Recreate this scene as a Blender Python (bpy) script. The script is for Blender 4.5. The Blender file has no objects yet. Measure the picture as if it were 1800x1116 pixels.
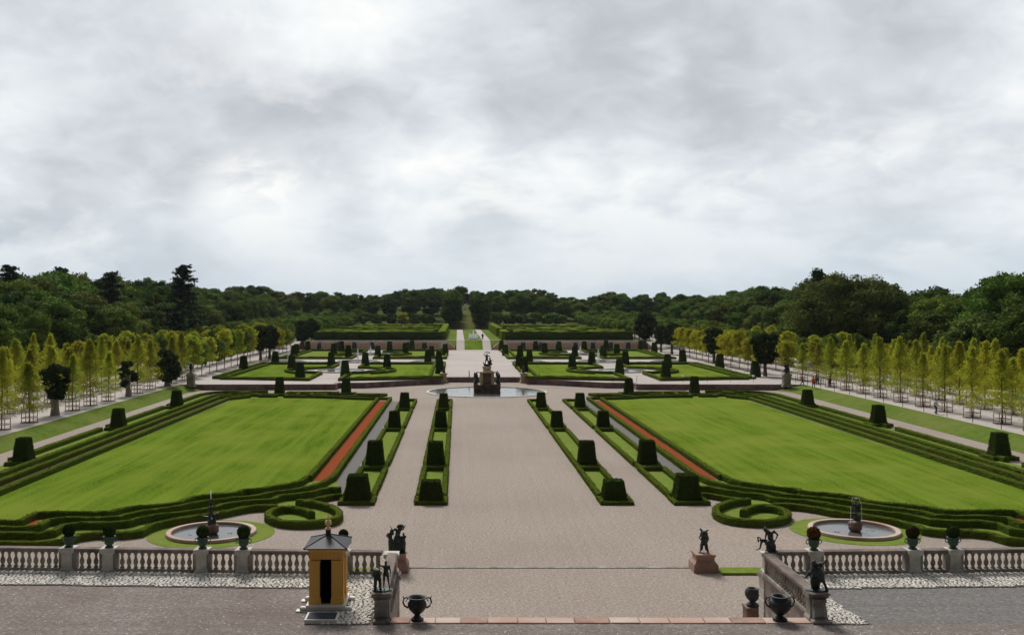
import bpy, bmesh, math, random
import numpy as np
from mathutils import Vector, Matrix, noise

R = math.radians
sc = bpy.context.scene
C = sc.collection
# ------------------------------------------------------------------ camera
F, VX, VY, CH, CX = 1740.0, 805.0, 536.0, 13.6, -4.49      # focal (px of 1800), horizon point, camera height and x
cd = bpy.data.cameras.new('camera'); cam = bpy.data.objects.new('camera', cd); C.objects.link(cam)
cam.location = (CX, 0, CH); cam.rotation_euler = (R(90), 0, 0)
cd.sensor_width = 36; cd.lens = F / 1800 * 36
cd.shift_x = (900 - VX) / 1800; cd.shift_y = (VY - 558) / 1800
cd.clip_start = 0.5; cd.clip_end = 8000
sc.camera = cam
sc.render.engine = 'CYCLES'
sc.cycles.use_denoising = True
sc.cycles.max_bounces = 6; sc.cycles.diffuse_bounces = 3; sc.cycles.transparent_max_bounces = 8
# ------------------------------------------------------------------ world: Nishita sky under an overcast of clouds
SUN_EL, SUN_AZ = 48.0, -14.0           # sun ahead of the camera, a little left
w = bpy.data.worlds.new('World'); sc.world = w; w.use_nodes = True
nt = w.node_tree; N = nt.nodes; L = nt.links
for n in list(N): N.remove(n)
def nd(t, **k):
    n = N.new(t)
    for a, b in k.items(): setattr(n, a, b)
    return n
def mth(op, a, b=None, c=None, clamp=False):
    n = N.new('ShaderNodeMath'); n.operation = op; n.use_clamp = clamp
    for i, v in enumerate((a, b, c)):
        if v is None: continue
        if isinstance(v, (int, float)): n.inputs[i].default_value = v
        else: L.new(v, n.inputs[i])
    return n.outputs[0]
out = nd('ShaderNodeOutputWorld'); bg = nd('ShaderNodeBackground')
sky = nd('ShaderNodeTexSky', sky_type='NISHITA', sun_disc=False)
sky.sun_elevation = R(SUN_EL); sky.sun_rotation = R(SUN_AZ); sky.dust_density = 2.0
tc = nd('ShaderNodeTexCoord'); sp = nd('ShaderNodeSeparateXYZ'); L.new(tc.outputs['Generated'], sp.inputs[0])
X_, Y_, Z_ = sp.outputs
zc = mth('MAXIMUM', Z_, 0.0)
den = mth('ADD', zc, 0.42)
u = mth('DIVIDE', X_, den); v = mth('DIVIDE', Y_, den)
cb = nd('ShaderNodeCombineXYZ'); L.new(u, cb.inputs[0]); L.new(v, cb.inputs[1])
def noi(vec, scale, detail, rough, off=(0, 0, 0), dist=0.0, sc3=(1, 1, 1)):
    m = nd('ShaderNodeMapping'); m.inputs['Location'].default_value = off; m.inputs['Scale'].default_value = sc3
    L.new(vec, m.inputs[0])
    n = nd('ShaderNodeTexNoise'); n.inputs['Scale'].default_value = scale; n.inputs['Detail'].default_value = detail
    n.inputs['Roughness'].default_value = rough; n.inputs['Distortion'].default_value = dist
    L.new(m.outputs[0], n.inputs['Vector']); return n.outputs['Fac']
n1 = noi(cb.outputs[0], 1.35, 4, 0.45, (3.2, 1.3, 0), 0.35)
n2 = noi(cb.outputs[0], 3.6, 7, 0.52, (7.1, 4.4, 2), 0.3)
n3 = noi(cb.outputs[0], 3.2, 6, 0.55, (1.9, 8.8, 5), 0.2)
n4 = noi(cb.outputs[0], 9.5, 6, 0.55, (2.1, 0.4, 9), 0.6)
thick = mth('ADD', mth('ADD', mth('MULTIPLY', n1, 0.46), mth('MULTIPLY', n2, 0.36)), mth('MULTIPLY', n4, 0.18))
def mass(px, py, w0, amt):
    n = nd('ShaderNodeVectorMath', operation='DOT_PRODUCT'); L.new(tc.outputs['Generated'], n.inputs[0])
    n.inputs[1].default_value = Vector(((px-VX)/F, 1, (VY-py)/F)).normalized()
    r = nd('ShaderNodeMapRange', interpolation_type='SMOOTHSTEP'); L.new(n.outputs['Value'], r.inputs[0]); r.inputs[1].default_value = math.cos(w0); r.inputs[2].default_value = 1.0
    return mth('MULTIPLY', r.outputs[0], amt)
for a_ in ((1020, 190, .22, .055), (1500, 120, .28, .045), (620, 320, .13, .06), (60, 330, .12, .05), (1650, 230, .16, .04), (150, 90, .20, -.02), (560, 60, .20, .045), (330, 200, .10, .03), (470, 370, .10, -.10), (190, 345, .05, -.08), (1080, 360, .12, -.06), (720, 270, .09, -.05), (1300, 320, .16, -.045), (640, 385, .12, -.06), (960, 285, .06, -.05)):
    thick = mth('ADD', thick, mass(*a_))
cr = nd('ShaderNodeValToRGB'); L.new(thick, cr.inputs[0])
e = cr.color_ramp.elements
e[0].position = 0.385; e[0].color = (1.0, 0.99, 0.96, 1)
e[1].position = 0.74; e[1].color = (0.40, 0.42, 0.46, 1)
x = e.new(0.62); x.color = (0.52, 0.545, 0.585, 1)
x = e.new(0.455); x.color = (0.84, 0.87, 0.89, 1)
x = e.new(0.53); x.color = (0.67, 0.705, 0.745, 1)
# thin patches where the light breaks through, and bluish bands low over the horizon
gl = nd('ShaderNodeMapRange'); L.new(n3, gl.inputs[0]); gl.inputs[1].default_value = 0.53; gl.inputs[2].default_value = 0.64
low = nd('ShaderNodeMapRange'); L.new(Z_, low.inputs[0]); low.inputs[1].default_value = 0.34; low.inputs[2].default_value = 0.06
glf = mth('MULTIPLY', gl.outputs[0], low.outputs[0])
# a break in the cloud left of the garden axis
dotn = nd('ShaderNodeVectorMath', operation='DOT_PRODUCT'); L.new(tc.outputs['Generated'], dotn.inputs[0])
bv = Vector(((450 - VX) / F, 1, (VY - 365) / F)).normalized(); dotn.inputs[1].default_value = bv
br = nd('ShaderNodeMapRange'); L.new(dotn.outputs['Value'], br.inputs[0]); br.inputs[1].default_value = 0.9975; br.inputs[2].default_value = 1.0
brf = mth('MULTIPLY', br.outputs[0], mth('MULTIPLY', mth('SUBTRACT', n4, 0.38), 5.0, clamp=True), clamp=True)
mx1 = nd('ShaderNodeMix', data_type='RGBA'); L.new(mth('MAXIMUM', mth('MULTIPLY', glf, 0.9), brf, clamp=True), mx1.inputs['Factor'])
L.new(cr.outputs[0], mx1.inputs['A']); mx1.inputs['B'].default_value = (1.02, 1.01, 0.98, 1)
hz = nd('ShaderNodeMapRange'); L.new(Z_, hz.inputs[0]); hz.inputs[1].default_value = 0.13; hz.inputs[2].default_value = 0.0
mx2 = nd('ShaderNodeMix', data_type='RGBA'); L.new(mth('MULTIPLY', hz.outputs[0], mth('MULTIPLY', mth('ADD', n3, 0.35), 0.95), clamp=True), mx2.inputs['Factor'])
L.new(mx1.outputs['Result'], mx2.inputs['A']); mx2.inputs['B'].default_value = (0.55, 0.65, 0.74, 1)
# the sky is brighter ahead, where the sun stands behind the cloud
ft = nd('ShaderNodeMapRange'); L.new(Y_, ft.inputs[0]); ft.inputs[1].default_value = -0.45; ft.inputs[2].default_value = 0.72
ft.inputs[3].default_value = 0.10; ft.inputs[4].default_value = 1.0
vm = nd('ShaderNodeVectorMath', operation='SCALE'); L.new(mx2.outputs['Result'], vm.inputs[0]); L.new(ft.outputs[0], vm.inputs['Scale'])
sk = nd('ShaderNodeVectorMath', operation='SCALE'); L.new(sky.outputs[0], sk.inputs[0]); sk.inputs['Scale'].default_value = 0.07
mx3 = nd('ShaderNodeMix', data_type='RGBA'); mx3.inputs['Factor'].default_value = 0.94
L.new(sk.outputs[0], mx3.inputs['A']); L.new(vm.outputs[0], mx3.inputs['B'])
L.new(mx3.outputs['Result'], bg.inputs['Color']); bg.inputs['Strength'].default_value = 1.0
L.new(bg.outputs[0], out.inputs[0])
w.cycles.sampling_method = 'MANUAL'; w.cycles.sample_map_resolution = 512
# ------------------------------------------------------------------ sun (veiled by cloud)
sd = bpy.data.lights.new('sun', 'SUN'); sun = bpy.data.objects.new('sun', sd); C.objects.link(sun)
sd.energy = 3.2; sd.angle = R(15); sd.color = (1.0, 0.965, 0.91)
sun.rotation_euler = (R(90 - SUN_EL), 0, R(180 - SUN_AZ))
sun.rotation_euler = Vector((math.sin(R(SUN_AZ)) * math.cos(R(SUN_EL)), math.cos(R(SUN_AZ)) * math.cos(R(SUN_EL)), math.sin(R(SUN_EL)))).to_track_quat('Z', 'Y').to_euler()
sc.view_settings.view_transform = 'Standard'; sc.view_settings.look = 'None'
sc.view_settings.exposure = 0.10; sc.view_settings.gamma = 1.0

# ================================================================== helpers
rnd = random.Random(7); nr = np.random.default_rng(11)
def P(px, py, z=0.0):
    """world point on level z under photo pixel (px, py)"""
    Y = F * (CH - z) / (py - VY)
    return ((px - VX) / F * Y + CX, Y)
ORD = ['first','second','third','fourth','fifth','sixth','seventh','eighth','ninth','tenth','eleventh','twelfth','thirteenth','fourteenth','fifteenth','sixteenth','seventeenth','eighteenth','nineteenth','twentieth']
def ordn(i):
    if i < 20: return ORD[i]
    t, o = divmod(i + 1, 10); T = {2:'twenty',3:'thirty',4:'forty',5:'fifty'}[t]
    if o == 0: return {2:'twentieth',3:'thirtieth',4:'fortieth',5:'fiftieth'}[t]
    return T + '-' + ORD[o - 1]
def tag(o, label=None, cat=None, group=None, kind=None):
    if label: o['label'] = label
    if cat: o['category'] = cat
    if group: o['group'] = group
    if kind: o['kind'] = kind
    return o
class MB:
    def __init__(s): s.v = []; s.f = []; s.smooth = False
    def add(s, vs, fs):
        b = len(s.v); s.v += [tuple(p) for p in vs]; s.f += [tuple(b + i for i in f) for f in fs]; return s
    def box(s, x0, x1, y0, y1, z0, z1, bev=0.0):
        if bev <= 0:
            return s.add([(x0,y0,z0),(x1,y0,z0),(x1,y1,z0),(x0,y1,z0),(x0,y0,z1),(x1,y0,z1),(x1,y1,z1),(x0,y1,z1)],
                         [(3,2,1,0),(4,5,6,7),(0,1,5,4),(1,2,6,5),(2,3,7,6),(3,0,4,7)])
        b = bev; vs = []
        for z, i in ((z0, b), (z0 + b, 0), (z1 - b, 0), (z1, b)):
            vs += [(x0+i+b*(i==0)*0.0,y0+i,z),(x1-i,y0+i,z),(x1-i,y1-i,z),(x0+i,y1-i,z)]
        fs = [(3,2,1,0),(12,13,14,15)]
        for k in range(3):
            for j in range(4): a = 4*k+j; c = 4*k+(j+1)%4; fs.append((a,c,c+4,a+4))
        return s.add(vs, fs)
    def frustum(s, x, y, z0, z1, w0, d0, w1, d1, rot=0):
        vs = []
        cr_, sr = math.cos(rot), math.sin(rot)
        for z, ww, dd in ((z0, w0, d0), (z1, w1, d1)):
            for sx, sy in ((-1,-1),(1,-1),(1,1),(-1,1)):
                a, b = sx*ww/2, sy*dd/2
                vs.append((x + a*cr_ - b*sr, y + a*sr + b*cr_, z))
        return s.add(vs, [(3,2,1,0),(4,5,6,7),(0,1,5,4),(1,2,6,5),(2,3,7,6),(3,0,4,7)])
    def lathe(s, x, y, prof, n=16, sx=1.0, sy=1.0):
        vs = []; fs = []
        for r, z in prof:
            for k in range(n):
                a = 2*math.pi*k/n; vs.append((x + r*sx*math.cos(a), y + r*sy*math.sin(a), z))
        m = len(prof)
        for i in range(m-1):
            for k in range(n):
                k2 = (k+1) % n; fs.append((i*n+k, i*n+k2, (i+1)*n+k2, (i+1)*n+k))
        fs.append(tuple(range(n-1, -1, -1))); fs.append(tuple((m-1)*n+k for k in range(n)))
        return s.add(vs, fs)
    def tube(s, pts, rs, n=8):
        pts = [Vector(p) for p in pts]
        if isinstance(rs, (int, float)): rs = [rs]*len(pts)
        vs = []; fs = []; up = Vector((0.31, 0.17, 0.93))
        for i, p in enumerate(pts):
            t = (pts[min(i+1, len(pts)-1)] - pts[max(i-1, 0)]).normalized()
            a = t.cross(up)
            if a.length < 1e-3: a = t.cross(Vector((1,0,0)))
            a.normalize(); b = t.cross(a)
            for k in range(n):
                q = 2*math.pi*k/n; vs.append(p + (a*math.cos(q) + b*math.sin(q))*rs[i])
        for i in range(len(pts)-1):
            for k in range(n):
                k2 = (k+1) % n; fs.append((i*n+k, i*n+k2, (i+1)*n+k2, (i+1)*n+k))
        fs.append(tuple(range(n-1,-1,-1))); fs.append(tuple((len(pts)-1)*n+k for k in range(n)))
        return s.add(vs, fs)
    def poly(s, pts, z):
        return s.add([(p[0], p[1], z) for p in pts], [tuple(range(len(pts)))])
    def mesh(s, name, mat):
        me = bpy.data.meshes.new(name); me.from_pydata(s.v, [], s.f); me.update()
        if mat: me.materials.append(mat)
        if s.smooth: me.polygons.foreach_set('use_smooth', [True]*len(me.polygons))
        return me
    def build(s, name, mat, parent=None):
        o = bpy.data.objects.new(name, s.mesh(name, mat)); C.objects.link(o)
        if parent: o.parent = parent
        return o
def empty(name, loc=(0,0,0), rz=0.0):
    o = bpy.data.objects.new(name, None); C.objects.link(o); o.location = loc; o.rotation_euler = (0,0,rz); o.empty_display_size = .2
    return o
def inst(me, name, parent=None, loc=None, rz=None, scl=None):
    o = bpy.data.objects.new(name, me); C.objects.link(o)
    if parent: o.parent = parent
    if loc is not None: o.location = loc
    if rz is not None: o.rotation_euler = (0,0,rz)
    if scl is not None: o.scale = scl
    return o
def flat(name, pts, z, mat, fix=True):
    mb = MB(); mb.poly(pts, z)
    o = mb.build(name, mat)
    bm = bmesh.new(); bm.from_mesh(o.data); bmesh.ops.triangulate(bm, faces=bm.faces[:])
    bmesh.ops.recalc_face_normals(bm, faces=bm.faces[:])
    for f in bm.faces:
        if f.normal.z < 0: f.normal_flip()
    bm.to_mesh(o.data); bm.free()
    return tag(o, kind='structure')
def rect(x0, x1, y0, y1): return [(x0,y0),(x1,y0),(x1,y1),(x0,y1)]
def circ(x, y, r, n=64, ry=None): return [(x + r*math.cos(2*math.pi*k/n), y + (ry or r)*math.sin(2*math.pi*k/n)) for k in range(n)]
def mir(pts): return [(-a, b) for a, b in pts]
def chaikin(pts, it=2, closed=False):
    for _ in range(it):
        o = [] if closed else [pts[0]]
        n = len(pts)
        for i in range(n if closed else n-1):
            a, b = pts[i], pts[(i+1) % n]
            o += [(a[0]*.75+b[0]*.25, a[1]*.75+b[1]*.25), (a[0]*.25+b[0]*.75, a[1]*.25+b[1]*.75)]
        if not closed: o.append(pts[-1])
        pts = o
    return pts

# ------------------------------------------------------------------ materials
def mat(name, col=(.5,.5,.5), rough=.85, col2=None, scale=3.0, detail=6, lo=.35, hi=.65, bump=0.0, bscale=None, coord='pos',
        metal=0.0, col3=None, scale3=0.3, f3=.5, spec=.3, objvar=0.0, sc3=(1,1,1), trans=0.0, speck=None, streak=None):
    m = bpy.data.materials.new(name); m.use_nodes = True
    t = m.node_tree; n = t.nodes; l = t.links
    b = n['Principled BSDF']; b.inputs['Roughness'].default_value = rough; b.inputs['Metallic'].default_value = metal
    b.inputs['Specular IOR Level'].default_value = spec
    b.inputs['Base Color'].default_value = (*col, 1)
    if coord == 'pos':
        g = n.new('ShaderNodeNewGeometry'); vec = g.outputs['Position']
    else:
        g = n.new('ShaderNodeTexCoord'); vec = g.outputs['Object']
    mp = n.new('ShaderNodeMapping'); mp.inputs['Scale'].default_value = sc3; l.new(vec, mp.inputs[0]); vec2 = mp.outputs[0]
    cur = None
    def noise_(s, d, v, rg=.55):
        q = n.new('ShaderNodeTexNoise'); q.inputs['Scale'].default_value = s; q.inputs['Detail'].default_value = d; q.inputs['Roughness'].default_value = rg
        l.new(v, q.inputs['Vector']); return q.outputs['Fac']
    def ramp(f, a, bb):
        q = n.new('ShaderNodeMapRange'); l.new(f, q.inputs[0]); q.inputs[1].default_value = a; q.inputs[2].default_value = bb; return q.outputs[0]
    def mix(f, a, bb):
        q = n.new('ShaderNodeMix'); q.data_type = 'RGBA'
        if isinstance(f, float): q.inputs['Factor'].default_value = f
        else: l.new(f, q.inputs['Factor'])
        for k, vv in (('A', a), ('B', bb)):
            if isinstance(vv, tuple): q.inputs[k].default_value = (*vv, 1)
            else: l.new(vv, q.inputs[k])
        return q.outputs['Result']
    if col2: cur = mix(ramp(noise_(scale, detail, vec2), lo, hi), col, col2)
    if col3:
        f = ramp(noise_(scale3, 4, vec), .4, .7)
        q = n.new('ShaderNodeMath'); q.operation = 'MULTIPLY'; l.new(f, q.inputs[0]); q.inputs[1].default_value = f3
        cur = mix(q.outputs[0], cur if cur else col, col3)
    if speck:
        sc_, thr, scol = speck
        vo = n.new('ShaderNodeTexNoise'); vo.inputs['Scale'].default_value = sc_; vo.inputs['Detail'].default_value = 2; l.new(vec, vo.inputs['Vector'])
        cur = mix(ramp(vo.outputs['Fac'], thr, thr + .06), cur if cur else col, scol)
    if streak:
        m5 = n.new('ShaderNodeMapping'); m5.inputs['Scale'].default_value = streak[0]; l.new(vec, m5.inputs[0])
        q = n.new('ShaderNodeMath'); q.operation = 'MULTIPLY'; l.new(ramp(noise_(1.0, 4, m5.outputs[0], .6), .46, .62), q.inputs[0]); q.inputs[1].default_value = streak[1]
        cur = mix(q.outputs[0], cur if cur else col, streak[2])
    if objvar:
        oi = n.new('ShaderNodeObjectInfo'); hs = n.new('ShaderNodeHueSaturation')
        mr = n.new('ShaderNodeMapRange'); l.new(oi.outputs['Random'], mr.inputs[0]); mr.inputs[3].default_value = 1-objvar; mr.inputs[4].default_value = 1+objvar
        l.new(mr.outputs[0], hs.inputs['Value'])
        m2 = n.new('ShaderNodeMath'); m2.operation = 'MULTIPLY_ADD'; l.new(oi.outputs['Random'], m2.inputs[0]); m2.inputs[1].default_value = 7.31; m2.inputs[2].default_value = 0
        m3 = n.new('ShaderNodeMath'); m3.operation = 'FRACT'; l.new(m2.outputs[0], m3.inputs[0])
        m4 = n.new('ShaderNodeMapRange'); l.new(m3.outputs[0], m4.inputs[0]); m4.inputs[3].default_value = .5-.05*objvar; m4.inputs[4].default_value = .5+.07*objvar
        l.new(m4.outputs[0], hs.inputs['Hue'])
        if cur: l.new(cur, hs.inputs['Color'])
        else: hs.inputs['Color'].default_value = (*col, 1)
        cur = hs.outputs['Color']
    if cur: l.new(cur, b.inputs['Base Color'])
    if bump:
        bn = n.new('ShaderNodeBump'); bn.inputs['Strength'].default_value = min(1, bump); bn.inputs['Distance'].default_value = .05 if bump <= 1 else .05*bump
        l.new(noise_(bscale or scale*3, 5, vec, .7), bn.inputs['Height']); l.new(bn.outputs[0], b.inputs['Normal'])
    if trans:
        tr = n.new('ShaderNodeBsdfTranslucent'); ms = n.new('ShaderNodeMixShader'); ms.inputs[0].default_value = trans
        if cur: l.new(cur, tr.inputs['Color'])
        else: tr.inputs['Color'].default_value = (*col, 1)
        l.new(b.outputs[0], ms.inputs[1]); l.new(tr.outputs[0], ms.inputs[2]); l.new(ms.outputs[0], n['Material Output'].inputs['Surface'])
    return m
M = {}
M['gravel'] = mat('gravel', (.235,.190,.160), .95, (.415,.352,.307), 7, 12, .34, .66, .8, 18, col3=(.25,.198,.165), scale3=.07, f3=.5, speck=(9, .645, (.66,.61,.56)), streak=((2.2,.05,1), .14, (.40,.35,.32)), spec=.1)
M['gravel_pale'] = mat('gravel_pale', (.38,.335,.31), .95, (.50,.45,.42), 3, 8, .3, .7, .4, 12, col3=(.32,.28,.26), scale3=.09, f3=.5)
M['gravel_terrace'] = mat('gravel_terrace', (.17,.142,.13), .95, (.31,.272,.25), 9, 9, .34, .66, .8, 22, col3=(.15,.115,.095), scale3=.3, f3=.6, speck=(10, .645, (.58,.55,.51)), streak=((.09,2.0,1), .25, (.14,.115,.10)), spec=.1)
M['gravel_grey'] = mat('gravel_grey', (.135,.126,.122), .9, (.24,.23,.222), 9, 9, .34, .66, .8, 22, speck=(10, .65, (.48,.47,.46)), streak=((.10,2.0,1), .25, (.11,.105,.10)), spec=.1)
M['gravel_dark'] = mat('gravel_dark', (.10,.092,.085), .9, (.155,.143,.132), 10, 6, .3, .7, .5, 25)
M['gravel_red'] = mat('gravel_red', (.20,.048,.018), .95, (.30,.085,.035), 9, 7, .3, .7, .6, 25, spec=.0)
M['soil'] = mat('soil', (.09,.055,.025), .95, (.15,.10,.04), 5, 6, .3, .7, .6, 20)
M['soil_dark'] = mat('soil_dark', (.045,.03,.02), .95, (.07,.05,.035), 5, 6, .3, .7, .6, 20)
M['earth_worn'] = mat('earth_worn', (.25,.19,.15), .95, (.37,.31,.265), 4, 6, .3, .7, .4, 20)
def lawn_mat(name, a, b_, c, ang):
    m = mat(name, a, .9, b_, .9, 9, .36, .64, .7, 9, col3=c, scale3=.13, f3=.7, sc3=(1,1,1), spec=.0, speck=(4.5, .56, (.145,.21,.022)), streak=((.42,.012,1), .55, (.165,.225,.03)))
    mp = [n for n in m.node_tree.nodes if n.type == 'MAPPING'][0]
    mp.inputs['Rotation'].default_value = (0, 0, ang); mp.inputs['Scale'].default_value = (1.6, .10, 1)
    return m
M['lawn'] = lawn_mat('lawn', (.058,.114,.010), (.12,.185,.017), (.185,.215,.032), R(28))
M['lawn_right'] = lawn_mat('lawn_right', (.062,.118,.010), (.12,.185,.017), (.215,.235,.042), R(-28))
M['grass'] = mat('grass', (.11,.165,.025), .9, (.19,.25,.05), 2.2, 8, .3, .7, .6, 14, col3=(.20,.225,.06), scale3=.3, f3=.5, spec=.0)
M['grass_bank'] = mat('grass_bank', (.075,.125,.02), .9, (.13,.185,.035), 1.4, 8, .3, .7, .6, 14, col3=(.20,.20,.07), scale3=.15, f3=.5, spec=.0)
M['ride'] = mat('ride', (.085,.095,.03), .9, (.125,.13,.045), 1.0, 8, .3, .7, .3, 5, spec=.0)
M['meadow'] = mat('meadow', (.045,.062,.02), .9, (.085,.10,.035), 1.0, 8, .3, .7, .3, 5, spec=.0)
M['hedge'] = mat('hedge', (.04,.072,.010), .9, (.125,.175,.024), 13, 8, .36, .66, 1.3, 30, col3=(.115,.10,.02), scale3=.5, f3=.5, spec=.0)
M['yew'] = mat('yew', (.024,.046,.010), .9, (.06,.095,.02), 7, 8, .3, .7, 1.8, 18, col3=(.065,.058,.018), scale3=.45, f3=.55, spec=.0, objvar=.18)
M['bosquet'] = mat('bosquet', (.06,.10,.012), .9, (.26,.31,.04), 1.6, 8, .3, .7, 2.0, 6, col3=(.05,.075,.015), scale3=.1, f3=.6, spec=.0)
def leaf(name, a, b_, tr=.25, var=.25, s=.5): return mat(name, a, .8, b_, s, 4, .3, .7, coord='obj', objvar=var, spec=.03, trans=tr)
M['lime_leaf'] = leaf('lime_leaf', (.28,.305,.025), (.47,.475,.045), .40, .30, .6)
M['lime_green'] = leaf('lime_green', (.11,.17,.025), (.22,.29,.05), .28, .25, .6)
M['lime_yellow'] = leaf('lime_yellow', (.34,.34,.02), (.5,.46,.04), .32, .12, .6)
M['old_leaf'] = leaf('old_leaf', (.016,.028,.008), (.045,.066,.018), .08, .25, .7)
M['oak_leaf'] = leaf('oak_leaf', (.05,.10,.012), (.165,.23,.03), .15, .38, .16)
M['elm_leaf'] = leaf('elm_leaf', (.036,.08,.014), (.11,.17,.028), .15, .38, .16)
M['olive_leaf'] = leaf('olive_leaf', (.07,.10,.018), (.19,.225,.045), .15, .22, .16)
M['pine_leaf'] = leaf('pine_leaf', (.022,.04,.022), (.055,.08,.04), .08, .3, .2)
M['ball_leaf'] = mat('ball_leaf', (.014,.026,.010), .9, (.036,.052,.016), 14, 5, .3, .7, coord='obj', objvar=.25, spec=.0)
M['ball_brown'] = mat('ball_brown', (.07,.032,.012), .9, (.13,.065,.02), 14, 5, .3, .7, coord='obj', spec=.0)
M['ball_dry'] = mat('ball_dry', (.028,.022,.012), .9, (.06,.04,.018), 14, 5, .3, .7, coord='obj', spec=.0)
M['bark'] = mat('bark', (.09,.065,.05), .9, (.15,.115,.09), 6, 6, .3, .7, .8, 20, coord='pos', sc3=(3,3,.6))
M['bark_pale'] = mat('bark_pale', (.17,.14,.12), .9, (.28,.245,.21), 4, 6, .3, .7, .9, 14, sc3=(4,4,.5))
M['bark_red'] = mat('bark_red', (.13,.07,.05), .9, (.2,.12,.085), 6, 6, .3, .7, .6, 20, sc3=(3,3,.6))
M['bronze'] = mat('bronze', (.016,.021,.021), .38, (.07,.09,.082), 7, 6, .4, .75, .5, 18, coord='obj', metal=.55, spec=.5)
M['iron'] = mat('iron', (.012,.015,.016), .5, (.03,.037,.038), 8, 5, .4, .8, .3, 25, coord='obj', metal=.3, spec=.5)
M['verdigris'] = mat('verdigris', (.035,.07,.048), .7, (.075,.12,.085), 9, 5, .3, .7, .3, 25, coord='obj')
M['stone'] = mat('stone', (.27,.25,.215), .9, (.40,.375,.33), 3.5, 9, .3, .7, .5, 20, col3=(.11,.09,.075), scale3=1.3, f3=.8)
M['stone_rail'] = mat('stone_rail', (.16,.125,.105), .9, (.27,.22,.19), 5, 9, .3, .7, .6, 20, col3=(.08,.06,.05), scale3=1.2, f3=.8)
M['stone_pale'] = mat('stone_pale', (.50,.48,.43), .85, (.62,.60,.54), 3.5, 8, .3, .7, .4, 20, col3=(.22,.20,.17), scale3=1.6, f3=.6)
M['sandstone'] = mat('sandstone', (.33,.19,.145), .9, (.43,.29,.23), 3.0, 8, .3, .7, .4, 20, col3=(.2,.12,.10), scale3=1.2, f3=.6)
M['sandstone_pale'] = mat('sandstone_pale', (.45,.34,.28), .85, (.56,.46,.39), 2.0, 8, .3, .7, .3, 20, col3=(.36,.19,.14), scale3=.5, f3=.9, coord='pos')
M['wall_purple'] = mat('wall_purple', (.19,.115,.12), .9, (.31,.205,.205), 1.4, 7, .3, .7, .6, 8, col3=(.07,.045,.05), scale3=.5, f3=.7)
M['ochre_stone'] = mat('ochre_stone', (.55,.44,.29), .85, (.72,.61,.43), 1.5, 7, .3, .7, .4, 9, col3=(.25,.16,.10), scale3=1.1, f3=.5)
M['brown_stone'] = mat('brown_stone', (.15,.08,.055), .6, (.30,.185,.135), 2.2, 7, .3, .7, .4, 9, col3=(.04,.025,.02), scale3=1.0, f3=.7)
M['cobble'] = mat('cobble', (.50,.46,.41), .85, (.80,.77,.71), 6.5, 4, .4, .62, .3, 40)
M['mortar'] = mat('mortar', (.075,.06,.05), .95, (.12,.10,.085), 8, 6, .3, .7, .5, 30)
M['ochre_paint'] = mat('ochre_paint', (.64,.33,.055), .55, (.72,.40,.085), 2.5, 6, .3, .7, .05, 30, coord='obj', spec=.4)
M['roof_metal'] = mat('roof_metal', (.020,.022,.030), .6, (.034,.038,.048), 2.5, 6, .3, .7, .1, 12, coord='obj', spec=.25)
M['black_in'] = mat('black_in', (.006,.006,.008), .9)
M['white_paint'] = mat('white_paint', (.62,.60,.56), .6, (.72,.70,.66), 5, 6, .3, .7, coord='obj')
M['brass'] = mat('brass', (.65,.42,.16), .35, (.72,.5,.22), 5, 3, .3, .7, coord='obj', spec=.6)
M['mat_dark'] = mat('mat_dark', (.02,.024,.034), .8, (.032,.038,.05), 14, 5, .3, .7, coord='obj')
M['stake_wood'] = mat('stake_wood', (.58,.48,.40), .85, (.70,.60,.52), 5, 5, .3, .7, coord='obj')
M['stake_dark'] = mat('stake_dark', (.30,.22,.17), .85, (.42,.32,.26), 5, 5, .3, .7, coord='obj')
M['brick'] = mat('brick', (.72,.32,.22), .9, (.80,.45,.34), 1.2, 6, .3, .7, .3, 6, col3=(.55,.36,.29), scale3=.4, f3=.5)
M['plaster'] = mat('plaster', (.72,.60,.55), .9, (.82,.72,.67), 1.2, 6, .3, .7, .2, 6)
M['grotto'] = mat('grotto', (.055,.04,.04), .95, (.12,.095,.09), 2.5, 7, .3, .7, 1.2, 6)
M['marble'] = mat('marble', (.78,.77,.74), .5, (.85,.84,.82), 3, 4, .3, .7, coord='obj')
M['post_iron'] = mat('post_iron', (.02,.02,.02), .6)
M['white_lamp'] = mat('white_lamp', (.8,.8,.8), .5)
# water
def water(name, col, rough=.06, bs=.35):
    m = mat(name, col, rough, spec=.9, bump=.12, bscale=2.6); return m
M['water'] = water('water', (.09,.095,.095), .10)
M['water_pale'] = water('water_pale', (.12,.13,.13), .12)
M['spray'] = mat('spray', (.9,.92,.93), .5, spec=.5, trans=.5)

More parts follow.
